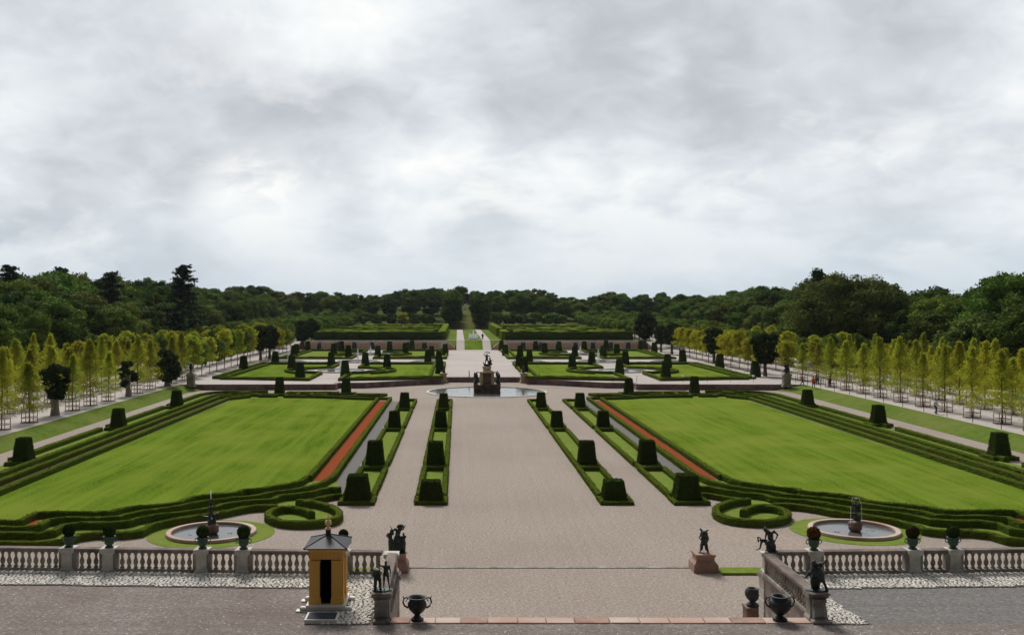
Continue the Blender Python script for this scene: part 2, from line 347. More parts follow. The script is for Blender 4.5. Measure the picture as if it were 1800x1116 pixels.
# ------------------------------------------------------------------ sculpting: tapered capsules and lumps fused into one surface
def sculpt(name, caps, lumps=(), voxel=.03, m=None, smooth=3, parent=None, scl=1.0):
    mb = MB()
    def ball(c, r, rz=None, n=10):
        rr = (r, r, r) if isinstance(r, (int, float)) else r
        vs = [(c[0], c[1], c[2]-rr[2])]; fs = []
        for i in range(1, n):
            t = math.pi*i/n
            for k in range(n):
                a = 2*math.pi*k/n; vs.append((c[0]+rr[0]*math.sin(t)*math.cos(a), c[1]+rr[1]*math.sin(t)*math.sin(a), c[2]-rr[2]*math.cos(t)))
        vs.append((c[0], c[1], c[2]+rr[2])); e_ = len(vs)-1
        for k in range(n):
            k2 = (k+1) % n; fs.append((0, 1+k2, 1+k)); fs.append((e_, 1+(n-2)*n+k, 1+(n-2)*n+k2))
            for i in range(n-2): fs.append((1+i*n+k, 1+i*n+k2, 1+(i+1)*n+k2, 1+(i+1)*n+k))
        mb.add(vs, fs)
    for a, ra, b, rb in caps:
        A, B = Vector(a), Vector(b); ball(a, ra*1.0); ball(b, rb*1.0)
        mb.tube([A, (A+B)/2, B], [ra, (ra+rb)/2, rb], 10)
    for c, r in lumps: ball(c, r)
    mb.v = [(p[0]*scl, p[1]*scl, p[2]*scl) for p in mb.v]
    me = mb.mesh(name, m); tmp = bpy.data.objects.new('tmp', me); C.objects.link(tmp)
    r_ = tmp.modifiers.new('r', 'REMESH'); r_.mode = 'VOXEL'; r_.voxel_size = voxel; r_.use_smooth_shade = True
    s_ = tmp.modifiers.new('s', 'SMOOTH'); s_.iterations = smooth; s_.factor = .5
    dg = bpy.context.evaluated_depsgraph_get(); dg.update()
    me2 = bpy.data.meshes.new_from_object(tmp.evaluated_get(dg)); me2.name = name
    bpy.data.objects.remove(tmp); bpy.data.meshes.remove(me)
    if not me2.materials: me2.materials.append(m)
    me2.polygons.foreach_set('use_smooth', [True]*len(me2.polygons))
    o = bpy.data.objects.new(name, me2); C.objects.link(o)
    if parent: o.parent = parent
    return o
def fig(J, r=1.0, off=(0,0,0), k=1.0):
    """capsules of a nude figure from joints; missing joints fall back to a standing pose (1.75 high, facing -y)"""
    D = dict(pel=(0,0,.93), che=(0,0,1.28), neck=(0,.0,1.47), head=(0,-.02,1.63), shl=(-.19,0,1.40), shr=(.19,0,1.40),
             ell=(-.27,.0,1.12), elr=(.27,0,1.12), hal=(-.27,-.1,.88), har=(.27,-.1,.88), hil=(-.1,0,.92), hir=(.1,0,.92),
             knl=(-.12,-.03,.50), knr=(.12,-.03,.50), anl=(-.13,.02,.09), anr=(.13,.02,.09), tol=(-.15,-.14,.04), tor=(.15,-.14,.04))
    D.update(J)
    D = {a: tuple(off[i] + k*b[i] for i in range(3)) for a, b in D.items()}
    q = r*k
    c = []
    def cp(a, ra, b, rb): c.append((D[a], ra*q, D[b], rb*q))
    cp('pel',.135,'che',.145); cp('che',.13,'neck',.065); cp('neck',.055,'head',.06)
    for s in 'lr':
        cp('che',.09,'sh'+s,.072); cp('sh'+s,.062,'el'+s,.043); cp('el'+s,.043,'ha'+s,.026)
        cp('pel',.10,'hi'+s,.095); cp('hi'+s,.092,'kn'+s,.06); cp('kn'+s,.06,'an'+s,.036); cp('an'+s,.038,'to'+s,.03)
    h = Vector(D['head']); lum = [(tuple(h), (.085*q,.10*q,.115*q)), (tuple(h + Vector((0,-.095*q,-.01*q))), (.018*q,.03*q,.025*q))]
    for s in 'lr':   # open hands: palm, four fingers, thumb
        e_, hd = Vector(D['el'+s]), Vector(D['ha'+s]); d = (hd-e_).normalized(); sd_ = d.cross(Vector((0,1,.2))).normalized()
        lum.append((tuple(hd + d*.04*k), (.035*k,.03*k,.045*k)))
        for j in range(4):
            b0 = hd + d*.07*k + sd_*(j-1.5)*.021*k
            c.append((tuple(b0), .012*k, tuple(b0 + d*(.07+.008*(1.5-abs(j-1.5)))*k + Vector((0,-.015*k,0))), .009*k))
        b0 = hd + d*.02*k - sd_*.035*k; c.append((tuple(b0), .013*k, tuple(b0 + d*.05*k - sd_*.02*k), .010*k))
    return c, lum

# ================================================================== terrain
TZ, UZ, WZ = 3.6, 0.9, 3.3      # palace terrace, upper parterre and plantations, water-garden terrace
def hgt(X, Y):
    a = abs(X)
    z = UZ if Y < 283 else min(WZ, UZ + (Y-283)*.14)
    if Y > 415: z += min(1, (Y-415)/100)**1.2*8.0
    if a > 85: z += min(1, (a-85)/160)*5*(1 if Y < 400 else .4)
    if Y > 560: z += (Y-560)*.006
    return z
def grid(name, xs, ys, fn, m):
    mb = MB(); mb.smooth = True
    mb.v = [(x_, y_, fn(x_, y_)) for y_ in ys for x_ in xs]; n = len(xs)
    mb.f = [(j*n+i, j*n+i+1, (j+1)*n+i+1, (j+1)*n+i) for j in range(len(ys)-1) for i in range(n-1)]
    return tag(mb.build(name, m), kind='structure')
def rng(a, b, s):
    n = max(1, int(round((b-a)/s))); return [a + (b-a)*i/n for i in range(n+1)]
flat('ground', rect(-4000, 4000, -1500, 5000), -.35, M['meadow'])
flat('gravel_ground', rect(-47.4, 47.4, 36.9, 176), 0, M['gravel'])
grid('hills', [-900,-600,-400,-300,-240] + rng(-200, 200, 10) + [240,300,400,600,900], rng(398, 760, 12) + [900, 1200, 1600], lambda x_, y_: hgt(x_, y_) - .02, M['meadow'])
for sg, nm in ((-1, 'forest_floor'), (1, 'forest_floor')):
    xs = sorted([sg*q for q in [76,82,90,100,115,130,150,180,220,260,330,420,600]])
    grid(nm, xs, rng(-40, 398, 12), lambda x_, y_: hgt(x_, y_), M['meadow'])
for sg in (-1, 1):
    xi, xo = (46.3, 48.9) if sg < 0 else (47.3, 50.8)
    tag(MB().add([(sg*xi, 36.9, .004), (sg*xi, 154, .004), (sg*xo, 156, UZ), (sg*xo, 36.9, UZ)], [(0,1,2,3) if sg < 0 else (3,2,1,0)]).build('grass_bank', M['grass_bank']), kind='structure')
    tag(MB().add([(sg*xi, 154, .004), (sg*(xi-1.2), 157.6, .05), (sg*xo, 158, UZ), (sg*xo, 156, UZ)], [(0,1,2,3) if sg < 0 else (3,2,1,0)]).build('grass_bank_end', M['grass_bank']), kind='structure')
    pl = rect(xo, 76, 20, 283); pl = pl if sg > 0 else mir(pl)
    flat('plantation_gravel', pl, UZ, M['gravel_pale'])
    p2 = [(xo, 283, UZ), (76, 283, UZ), (76, 300, WZ), (xo, 300, WZ)]
    mb = MB(); mb.add([(sg*a, b, c) for a, b, c in p2] + [(sg*a, b, c) for a, b, c in [(xo,398,WZ),(76,398,WZ)]], [(0,1,2,3),(3,2,5,4)] if sg > 0 else [(3,2,1,0),(4,5,2,3)])
    tag(mb.build('plantation_path', M['gravel_pale']), kind='structure')
# retaining wall line (right half, x ascending)
WL = [(7.2, 174.2), (7.4, 170.6), (19.7, 161.8), (24.0, 161.6), (24.1, 158.6), (31.5, 158.4), (47.2, 158.0)]
full = [(-a, b) for a, b in reversed(WL)] + WL
flat('upper_gravel', [(-50.9, 158.1)] + [(a, b+.05) for a, b in full] + [(50.9, 158.1), (50.9, 283), (-50.9, 283)], UZ - .004, M['gravel_pale'])
# palace terrace
tag(MB().box(-80, -7.0, -12, 36.45, -.2, TZ).box(7.0, 80, -12, 36.45, -.2, TZ).box(-7.0, 7.0, -12, 31.1, -.2, TZ).build('terrace_ground', M['gravel_terrace']), kind='structure')
flat('terrace_asphalt', [(8.3, 29.0), (30, 29.0), (30, 35.2), (8.3, 34.9)], TZ + .004, M['gravel_grey'])
flat('terrace_gravel', [(-80, 5), (80, 5), (80, 31.0), (9.0, 31.0), (7.1, 30.9), (-80, 31.0)], TZ + .008, M['gravel_terrace'])
# worn paler and browner gravel patches
flat('worn_gravel', chaikin([(-21,50.5),(-15.5,50.0),(-14.6,52.0),(-17.0,54.3),(-22,54.2)], 3, True), .004, M['earth_worn'])
flat('worn_gravel', chaikin([(24.2,51.8),(18.0,51.0),(16.8,53.2),(19,54.6),(25,55.4)], 3, True), .004, M['earth_worn'])
flat('worn_gravel', chaikin([(9.5,56.8),(14.6,55.0),(17.6,52.5),(16.6,55.6),(14.0,60.2),(10.6,61.8)], 3, True), .004, M['earth_worn'])
# ramp and water-garden terrace
def quad(name, vs, m): return tag(MB().add(vs, [tuple(range(len(vs)))]).build(name, m), kind='structure')
RY0, RY1 = 280.0, 289.5
for sg in (-1, 1):
    a, b = sorted((sg*2.6, sg*4.9))
    quad('ramp_path', [(a,RY0,UZ+.02),(b,RY0,UZ+.02),(b,RY1,WZ+.02),(a,RY1,WZ+.02)], M['gravel_pale'])
    a, b = sorted((sg*4.9, sg*8.6))
    quad('ramp_grass', [(a,RY0,UZ+.01),(b,RY0,UZ+.01),(b,RY1,WZ+.01),(a,RY1,WZ+.01)], M['grass_bank'])
    a, b = sorted((sg*2.6, sg*4.9))
    flat('avenue_path', rect(a, b, RY1, 412), WZ + .012, M['gravel_pale'])
    a, b = sorted((sg*8.6, sg*51.5))
    flat('bosquet_ground', rect(a, b, 281.2, 415), WZ - .01, M['meadow'])
quad('ramp_lawn', [(-2.6,RY0,UZ+.02),(2.6,RY0,UZ+.02),(2.6,RY1,WZ+.02),(-2.6,RY1,WZ+.02)], M['lawn'])
flat('avenue_lawn', rect(-8.6, 8.6, RY1, 415), WZ, M['grass_bank'])
flat('cross_path', rect(-8.6, 8.6, RY1, 291.0), WZ + .016, M['gravel_pale'])
grid('avenue_grass', rng(-3.6, 3.0, 3.3), rng(413, 520, 5), lambda x_, y_: hgt(x_, y_) + .06, M['ride'])
flat('avenue_path_end', rect(-4, 4, 412, 421), WZ + .1, M['gravel_pale'])

# ================================================================== hedges
def hedge(name, pts, wd, h, z=0.0, closed=False, m='hedge', step=.3, jit=.018, label=None, cat='hedge', group=None, parent=None):
    V = [Vector((p[0], p[1], 0)) for p in pts]; n = len(V); S = []
    def tan(i, j): return (V[j % n]-V[i % n]).normalized()
    for i in range(n):
        if closed or (0 < i < n-1):
            t0, t1 = tan(i-1, i), tan(i, i+1); t = (t0+t1)
            t = t.normalized() if t.length > 1e-4 else t1
            c = max(.45, math.cos(math.acos(max(-1, min(1, t0.dot(t1))))/2))
            nrm = Vector((-t.y, t.x, 0))/c
        else:
            t = tan(0, 1) if i == 0 else tan(n-2, n-1); nrm = Vector((-t.y, t.x, 0))
        S.append((V[i], nrm))
    O = []
    rg = range(n) if closed else range(n-1)
    for i in rg:
        a, b = S[i], S[(i+1) % n]; k = max(1, int((b[0]-a[0]).length/step))
        for j in range(k):
            f = j/k
            if j == 0: O.append(a)
            else:
                t = (b[0]-a[0]).normalized(); nn = Vector((-t.y, t.x, 0))
                O.append((a[0].lerp(b[0], f), nn))
    if not closed: O.append(S[-1])
    b_ = min(.07, wd*.15)
    prof = [(-.5*wd, 0), (-.5*wd, h*.33), (-.5*wd, h*.66), (-.5*wd, h-b_), (-.5*wd+b_, h), (-.17*wd, h), (.17*wd, h), (.5*wd-b_, h), (.5*wd, h-b_), (.5*wd, h*.66), (.5*wd, h*.33), (.5*wd, 0)]
    m_ = len(prof); vs = []; fs = []
    for p, nn in O:
        q = nr.normal(0, jit, (m_, 3))
        wob = noise.noise(p*.35)*.025
        for i, (s_, zz) in enumerate(prof):
            g = 0 if zz == 0 else 1
            vs.append((p.x + nn.x*(s_+wob) + q[i,0], p.y + nn.y*(s_+wob) + q[i,1], z + zz*(1+noise.noise(p*.5+Vector((9,3,1)))*.05) + g*q[i,2]*.8))
    K = len(O)
    for i in range(K if closed else K-1):
        a, b = i*m_, ((i+1) % K)*m_
        for j in range(m_-1): fs.append((a+j, a+j+1, b+j+1, b+j))
    if not closed: fs.append(tuple(range(m_))); fs.append(tuple((K-1)*m_+j for j in range(m_-1, -1, -1)))
    mb = MB(); mb.add(vs, fs)
    if O[0][0].y < 150 or O[-1][0].y < 150:
        for i in range(K if closed else K-1):
            p, q = O[i][0], O[(i+1) % K][0]; nn = O[i][1]; l_ = (q-p).length
            if p.y > 155: continue
            for _ in range(int(l_*(70 if p.y < 90 else 36)) + (rnd.random() < .5)):
                f = rnd.random(); u_ = rnd.uniform(-.5-h/wd, .5+h/wd)*wd
                if abs(u_) <= wd/2: x2, z2, nv = u_, h, Vector((0,0,1))
                else: x2 = math.copysign(wd/2, u_); z2 = h - (abs(u_)-wd/2); nv = nn.normalized()*(1 if u_ > 0 else -1)
                c_ = Vector((p.x+(q.x-p.x)*f + nn.x*x2, p.y+(q.y-p.y)*f + nn.y*x2, z+z2)) + nv*rnd.uniform(-.01,.035)
                a = Vector((rnd.gauss(0,1), rnd.gauss(0,1), rnd.gauss(0,1))).normalized()*rnd.uniform(.025,.055); b = a.cross(nv + Vector((rnd.gauss(0,.5),rnd.gauss(0,.5),rnd.gauss(0,.5)))).normalized()*rnd.uniform(.02,.04)
                k_ = len(mb.v); mb.v += [tuple(c_-a), tuple(c_-b), tuple(c_+a), tuple(c_+b)]; mb.f.append((k_, k_+1, k_+2, k_+3))
    o = mb.build(name, M[m], parent)
    if label: tag(o, label, cat, group)
    return o
SIDE = {-1: 'left', 1: 'right'}
def IM(l, z, off=(0,0), s=4.0): return [P(off[0]+a/s, off[1]+b/s, z) for a, b in l]
HT = .45
H1 = IM([(-260,290),(0,292),(130,296),(190,262),(270,228),(730,235),(840,212),(950,192),(1240,172),(1335,130),(1450,112),(1670,96),(1705,74),(1800,72)], HT, (0,840)) + IM([(150,48),(300,22),(380,0)], HT, (450,840)) 
H1 = [p for p in H1]; H1[-1] = (-16.1, 76.6)
H2 = IM([(-260,330),(0,333),(240,341),(370,268),(800,272),(950,232),(1230,196),(1350,168),(1480,148),(1670,130),(1800,120)], HT, (0,840)) + IM([(100,92),(250,76),(430,42)], HT, (450,840)); H2.append((-14.1, 76.8))
H3 = IM([(-260,372),(0,375),(340,380),(470,305),(860,306),(1010,262),(1240,236),(1420,214),(1600,168),(1800,150)], HT, (0,840)) + IM([(110,143),(160,116),(350,100),(490,64),(600,62)], HT, (450,840))
H4 = IM([(-260,438),(0,440),(400,446),(600,371),(960,376),(1080,312),(1300,268),(1500,243),(1700,200),(1800,188)], HT, (0,840)) + IM([(60,186),(150,183)], HT, (450,840))
RING = IM([(290,150),(390,158),(500,180),(575,212),(592,250),(540,288),(350,308),(180,298),(92,265),(80,235),(140,205),(250,195),(350,214),(392,236)], HT, (450,840))
H5 = IM([(300,152),(440,130),(520,112),(600,103)], HT, (450,840))
YF = 144.6      # far edge of the great lawns
for sg in (-1, 1):
    S_ = SIDE[sg]
    def sd(p): return p if sg < 0 else [(-a, b + .45) for a, b in p]
    gl_ = 'low clipped box hedges around the %s great lawn' % S_
    # great lawn and the beds round it
    lawn = [p for p in H1] + [(-16.1, 142.0), (-19.5, 142.8), (-23.5, YF-.4), (-34.6, YF-.2), (-36.9, YF-2.5), (-37.1, 60), (-36, 58)]
    flat('lawn', sd(lawn), .012, M['lawn'] if sg < 0 else M['lawn_right'])
    bed = [p for p in H4] + [(-12.7, 69.5), (-12.7, 77)] + [p for p in reversed(H1)]
    flat('grass_strip', sd(bed), .006, M['grass'])
    flat('soil', sd([(-37.1, 57), (-37.1, YF), (-39.0, YF+3), (-39.0, 57)]), .009, M['soil'])
    flat('grass_strip', sd([(-39.0, 56), (-39.0, YF+4), (-43.2, YF+4), (-43.2, 56)]), .006, M['grass'])
    flat('soil', sd([(-15.9, YF-1), (-15.9, YF+8), (-41, YF+9), (-41, YF-2)]), .004, M['grass'])
    flat('red_gravel', sd(rect(-15.7, -14.4, 76.6, 140.4)), .010, M['gravel_red'])
    flat('dark_gravel', sd([(-13.9, 77.0), (-13.9, 139.4), (-12.8, 139.4), (-12.8, 69.5)]), .010, M['gravel_dark'])
    a = IM([(165,322),(250,272),(320,268),(235,330)], 0, (0,840)); flat('red_gravel', sd(a), .010, M['gravel_red'])
    flat('red_gravel', sd(IM([(235,95),(290,75),(300,88),(250,104)], 0, (450,840))), .010, M['gravel_red'])
    flat('soil', sd(IM([(1700,108),(1800,100),(1800,125),(1660,128)], 0, (0,840))), .0105, M['soil'])
    K = dict(group=gl_)
    hedge('box_hedge', sd(chaikin(H1,1)), .36, HT, label='box hedge at the near edge of the %s great lawn, touching the mown grass' % S_, **K)
    hedge('box_hedge', sd(chaikin(H2,1)), .36, HT, label='stepped box hedge second from the %s great lawn, running on beside the red strip corner' % S_, **K)
    hedge('box_hedge', sd(chaikin(H3,1)), .36, HT, label='stepped box hedge third from the %s great lawn, between two grass strips' % S_, **K)
    hedge('box_hedge', sd(chaikin(H4,1)), .40, HT, label='outermost stepped box hedge before the %s round basin, along the gravel' % S_, **K)
    hedge('box_hedge', sd(chaikin(RING,2)), .45, HT+.03, label='box hedge curled into a spiral beside the %s round basin' % S_, **K)
    hedge('box_hedge', sd(chaikin(H5,2)), .36, HT-.05, label='short curved box hedge joining the spiral to the big topiary on the %s' % S_, **K)
    cxr = sum(p[0] for p in RING[1:12])/11; cyr = sum(p[1] for p in RING[1:12])/11
    flat('grass_strip', sd(circ(cxr, cyr, 2.45, 40, 2.9)), .012, M['grass'])
    # long hedges down the outer side
    ln = YF + 2.2
    hedge('box_hedge', sd([(-37.35, 56), (-37.35, 141.2), (-35.0, YF+.3)]), .5, HT, label='long box hedge along the outer side of the %s great lawn, next to the grass' % S_, **K)
    hedge('box_hedge', sd([(-39.1, 56), (-39.1, 143.0), (-36.6, YF+1.5)]), .5, HT, label='long box hedge beyond the bare soil strip outside the %s great lawn' % S_, **K)
    hedge('box_hedge', sd([(-40.6, 56), (-40.6, 144.6), (-38.4, YF+3.4)]), .5, HT, label='long box hedge inside the narrow outer grass strip on the %s' % S_, **K)
    for i, (y0, y1) in enumerate([(56, 82.5), (85.2, 106.6), (108.8, 129.3), (131.4, 146.8)]):
        hedge('box_hedge', sd([(-43.0, y0), (-43.0, y1)]), .55, HT, label='outermost hedge piece beside the %s side path, %s from the palace' % (S_, ordn(i)), **K)
    # hedges along the red strip
    hedge('box_hedge', sd([(-15.95, 76.4), (-15.95, 141.0)]), .42, HT, label='straight box hedge between the %s great lawn and the red gravel strip' % S_, **K)
    hedge('box_hedge', sd([(-14.15, 76.6), (-14.15, 141.8)]), .42, HT, label='straight box hedge between the red gravel strip and the dark gravel strip on the %s' % S_, **K)
    # knot work at the far end
    far = [
      ([(-14.0,141.8),(-17.5,141.6),(-20.5,142.6),(-23.0,144.6)], 'curved hedge closing the far end of the red strip on the %s'),
      ([(-16.5,147.8),(-19.4,145.4),(-22.8,143.9),(-25.2,144.4)], 'second curved hedge in the knot garden at the far %s corner'),
      ([(-15.2,148.0),(-19.8,148.4),(-19.8,146.6),(-16.0,146.0),(-15.2,148.0)], 'little closed hedge loop nearest the fountain path on the %s'),
      ([(-20.0,150.3),(-22.4,149.0),(-24.5,149.6)], 'hedge collar round the inner far topiary on the %s'),
      ([(-23.2,144.7),(-26.0,146.6),(-29.8,146.6),(-29.8,144.9),(-24.4,144.5)], 'stepped hedge frame of the inner far knot on the %s'),
      ([(-22.6,151.2),(-30.4,151.6),(-30.4,150.0),(-26.2,149.6),(-24.0,147.6)], 'back hedge of the inner far knot on the %s'),
      ([(-30.0,147.3),(-33.6,147.5),(-35.2,149.3),(-39.0,149.6)], 'hedge under the outer far topiary on the %s'),
      ([(-33.8,152.8),(-40.6,152.6),(-42.4,150.4),(-43.0,147.4)], 'hedge rounding the outer far corner on the %s'),
      ([(-31.0,145.6),(-33.6,145.4),(-33.6,146.6),(-36.4,146.8)], 'small stepped hedge in front of the outer far topiary on the %s'),
      ([(-26.4,149.6),(-26.4,147.2)], 'short cross hedge within the inner far knot on the %s'),
      ([(-28.6,151.2),(-28.4,147.2)], 'outer short cross hedge within the inner far knot on the %s'),
      ([(-36.4,152.2),(-37.6,150.0)], 'slanting short hedge in the outer far corner on the %s')]
    for pp, lb in far: hedge('box_hedge', sd(pp), .42, HT-.05, step=.6, label=lb % S_, **K)
    flat('red_gravel', sd([(-25.4,145.2),(-29.2,145.2),(-29.2,146.2),(-26.2,146.3)]), .010, M['gravel_red'])

# ------------------------------------------------------------------ clipped yew topiaries (square, tapering)
def topiary_mesh(w0, w1, h, n=14, jit=.011):
    vs = []; fs = []; idx = {}
    def put(p):
        k = tuple(round(c, 4) for c in p)
        if k not in idx:
            idx[k] = len(vs); v_ = Vector(p)
            u_ = v_.z/h; ww = w0 + (w1-w0)*u_
            ex = .92 if abs(abs(v_.x)-1) < 1e-3 and abs(abs(v_.y)-1) < 1e-3 else 1
            s_ = ww/2*(1.0 - .05*(u_ > .97))*ex*(1+.035*math.sin(u_*9)*(u_ < .3))
            q = noise.noise(Vector((v_.x*2.1, v_.y*2.1, v_.z*1.7)))*.018
            vs.append((v_.x*s_ + v_.x*q + nr.normal(0, jit), v_.y*s_ + v_.y*q + nr.normal(0, jit), max(0, v_.z + (nr.normal(0, jit)+q*.5 if v_.z > 0 else 0))))
        return idx[k]
    def face(o, a, b, na, nb):
        o, a, b = Vector(o), Vector(a), Vector(b)
        g = [[put(o + a*(i/na) + b*(j/nb)) for i in range(na+1)] for j in range(nb+1)]
        for j in range(nb):
            for i in range(na): fs.append((g[j][i], g[j][i+1], g[j+1][i+1], g[j+1][i]))
    m_ = int(n*h/w0*1.0)
    face((-1,-1,0), (2,0,0), (0,0,h), n, m_); face((1,-1,0), (0,2,0), (0,0,h), n, m_)
    face((1,1,0), (-2,0,0), (0,0,h), n, m_); face((-1,1,0), (0,-2,0), (0,0,h), n, m_); face((-1,-1,h), (2,0,0), (0,2,0), n, n)
    for _ in range(3200):
        z_ = rnd.uniform(0, h*1.12); u_ = min(1, z_/h); ww = (w0 + (w1-w0)*u_)/2; t_ = rnd.uniform(-1, 1)
        if z_ >= h: c_ = Vector((rnd.uniform(-1,1)*ww, rnd.uniform(-1,1)*ww, h)); nv = Vector((0,0,1))
        else:
            k_ = rnd.randrange(4); nv = Vector([(0,-1,.2),(1,0,.2),(0,1,.2),(-1,0,.2)][k_]); c_ = Vector([(t_*ww,-ww,z_),(ww,t_*ww,z_),(t_*ww,ww,z_),(-ww,t_*ww,z_)][k_])
        c_ += nv*rnd.uniform(-.01,.04); a = Vector((rnd.gauss(0,1), rnd.gauss(0,1), rnd.gauss(0,1))).normalized()*rnd.uniform(.02,.05); b = a.cross(nv + Vector((rnd.gauss(0,.5),rnd.gauss(0,.5),rnd.gauss(0,.5)))).normalized()*rnd.uniform(.02,.04)
        k_ = len(vs); vs += [tuple(c_-a), tuple(c_-b), tuple(c_+a), tuple(c_+b)]; fs.append((k_, k_+1, k_+2, k_+3))
    me = bpy.data.meshes.new('clipped_yew'); me.from_pydata(vs, [], fs); me.update(); me.materials.append(M['yew'])
    return me
TM = {}
def topiary(x_, y_, z, w0, w1, h, label, group, rz=0):
    k = (w0, w1, h)
    if k not in TM: TM[k] = topiary_mesh(w0, w1, h)
    o = inst(TM[k], 'clipped_yew', None, (x_, y_, z), rz, (1 if rnd.random() < .5 else -1, 1 if rnd.random() < .5 else -1, rnd.uniform(.97, 1.03)))
    return tag(o, label, 'topiary', group)
rowsY = [68.4, 82.8, 108.0, 128.6]
szI = [(1.68, 1.22, 1.45), (1.55, 1.12, 2.15), (1.4, 1.0, 2.0), (1.4, .95, 2.15)]
szO = [(1.85, 1.25, 1.85), (1.55, 1.12, 2.2), (1.4, 1.02, 2.0), (1.42, 1.0, 2.15)]
for sg in (-1, 1):
    S_ = SIDE[sg]
    for nm, xc, wx, sz in (('inner', 6.35, 1.12, szI), ('outer', 11.42, 1.2, szO)):
        g = 'clipped yews standing in the grass strips beside the central walk'
        gh = 'box edging of the grass strips beside the central walk'
        for i in range(4):
            topiary(sg*xc, rowsY[i] + (.0 if sg < 0 else .45), 0, *sz[i],
                    'square tapering yew, %s from the palace in the %s strip %s of the central walk' % (ordn(i), nm, S_), g)
            yy = rowsY[i]
            y0 = yy + 1.3 if i == 0 else yy + .95
            y1 = rowsY[i+1] - 1.55 if i < 3 else (139.6 if nm == 'inner' else 139.8)
            flat('grass_strip', rect(min(sg*(xc-wx), sg*(xc+wx)), max(sg*(xc-wx), sg*(xc+wx)), yy-.8, y1), .010, M['grass'])
            w2 = wx - .22
            pts = [(sg*(xc-w2), y1), (sg*(xc-w2), y0), (sg*(xc+w2), y0), (sg*(xc+w2), y1)]
            hedge('box_hedge', pts, .38, .36, closed=True, jit=.016, label='low box frame behind the %s yew of the %s strip %s of the central walk' % (ordn(i), nm, S_), group=gh)
            q = sz[i][0]/2 + (.14 if i == 0 else .10)
            hedge('box_hedge', [(sg*xc-q, yy-q), (sg*xc+q, yy-q), (sg*xc+q, yy+q*.9), (sg*xc-q, yy+q*.9)], .34, .26 if i == 0 else .34, closed=True, jit=.022,
                  label='box collar at the %s yew of the %s strip %s of the central walk' % (ordn(i), nm, S_), group=gh)
    for i, (x_, y_) in enumerate([(41.6, 84.6), (41.6, 108.2), (41.6, 130.6)] if sg < 0 else [(43.4, 87.6), (42.9, 111.6), (42.2, 132.2)]):
        topiary(sg*x_, y_, 0, 1.55, 1.0, 2.25, 'tapering yew in the long hedge beside the %s side path, %s from the palace' % (S_, ordn(i)), 'clipped yews along the outer hedges of the great lawns')
        q = 1.0
        hedge('box_hedge', [(sg*x_-q, y_-q), (sg*x_+q, y_-q), (sg*x_+q, y_+q), (sg*x_-q, y_+q)], .36, .34, closed=True, jit=.022, label='low box collar round the %s yew beside the %s side path' % (ordn(i), S_), group='box collars along the outer hedges')
    for i, (x_, y_) in enumerate([(21.5, 150.6), (32.1, 153.2)]):
        topiary(sg*x_, y_, 0, 1.45, .98, 2.45, ('inner' if i == 0 else 'outer') + ' tapering yew standing against the low purple wall behind the %s great lawn' % S_, 'clipped yews before the low purple wall')

# ================================================================== upper parterre
def bedpoly(x0, x1, y0, y1, cx, cy, r):
    """rectangle with the corner near (cx,cy) bitten by a circle on its inner long side"""
    a = math.acos(max(-1, min(1, (cx-x1)/r))) if x1 < cx else 0
    ys = math.sqrt(max(0, r*r-(cx-x1)**2)); pts = [(x0, y0), (x1, y0)]
    if cy-ys > y0: pts.append((x1, cy-ys))
    n = 12
    t0, t1 = math.atan2(-ys, x1-cx), math.atan2(ys, x1-cx)
    t0 %= 2*math.pi; t1 %= 2*math.pi
    for i in range(1, n): t = t0 + (t1-t0)*i/n; pts.append((cx+r*math.cos(t), cy+r*math.sin(t)))
    if cy+ys < y1: pts.append((x1, cy+ys))
    pts += [(x1, y1), (x0, y1)]
    return pts
PX = 26.9
def inset(pts, d):
    n = len(pts); o = []
    for i in range(n):
        p, a, b = Vector(pts[i]), Vector(pts[i-1]), Vector(pts[(i+1) % n])
        t0, t1 = (p-a).normalized(), (b-p).normalized(); t = (t0+t1).normalized(); c = max(.5, t.dot(t1))
        nn = Vector((-t.y, t.x)); o.append((p.x+nn.x*d/c, p.y+nn.y*d/c))
    return o
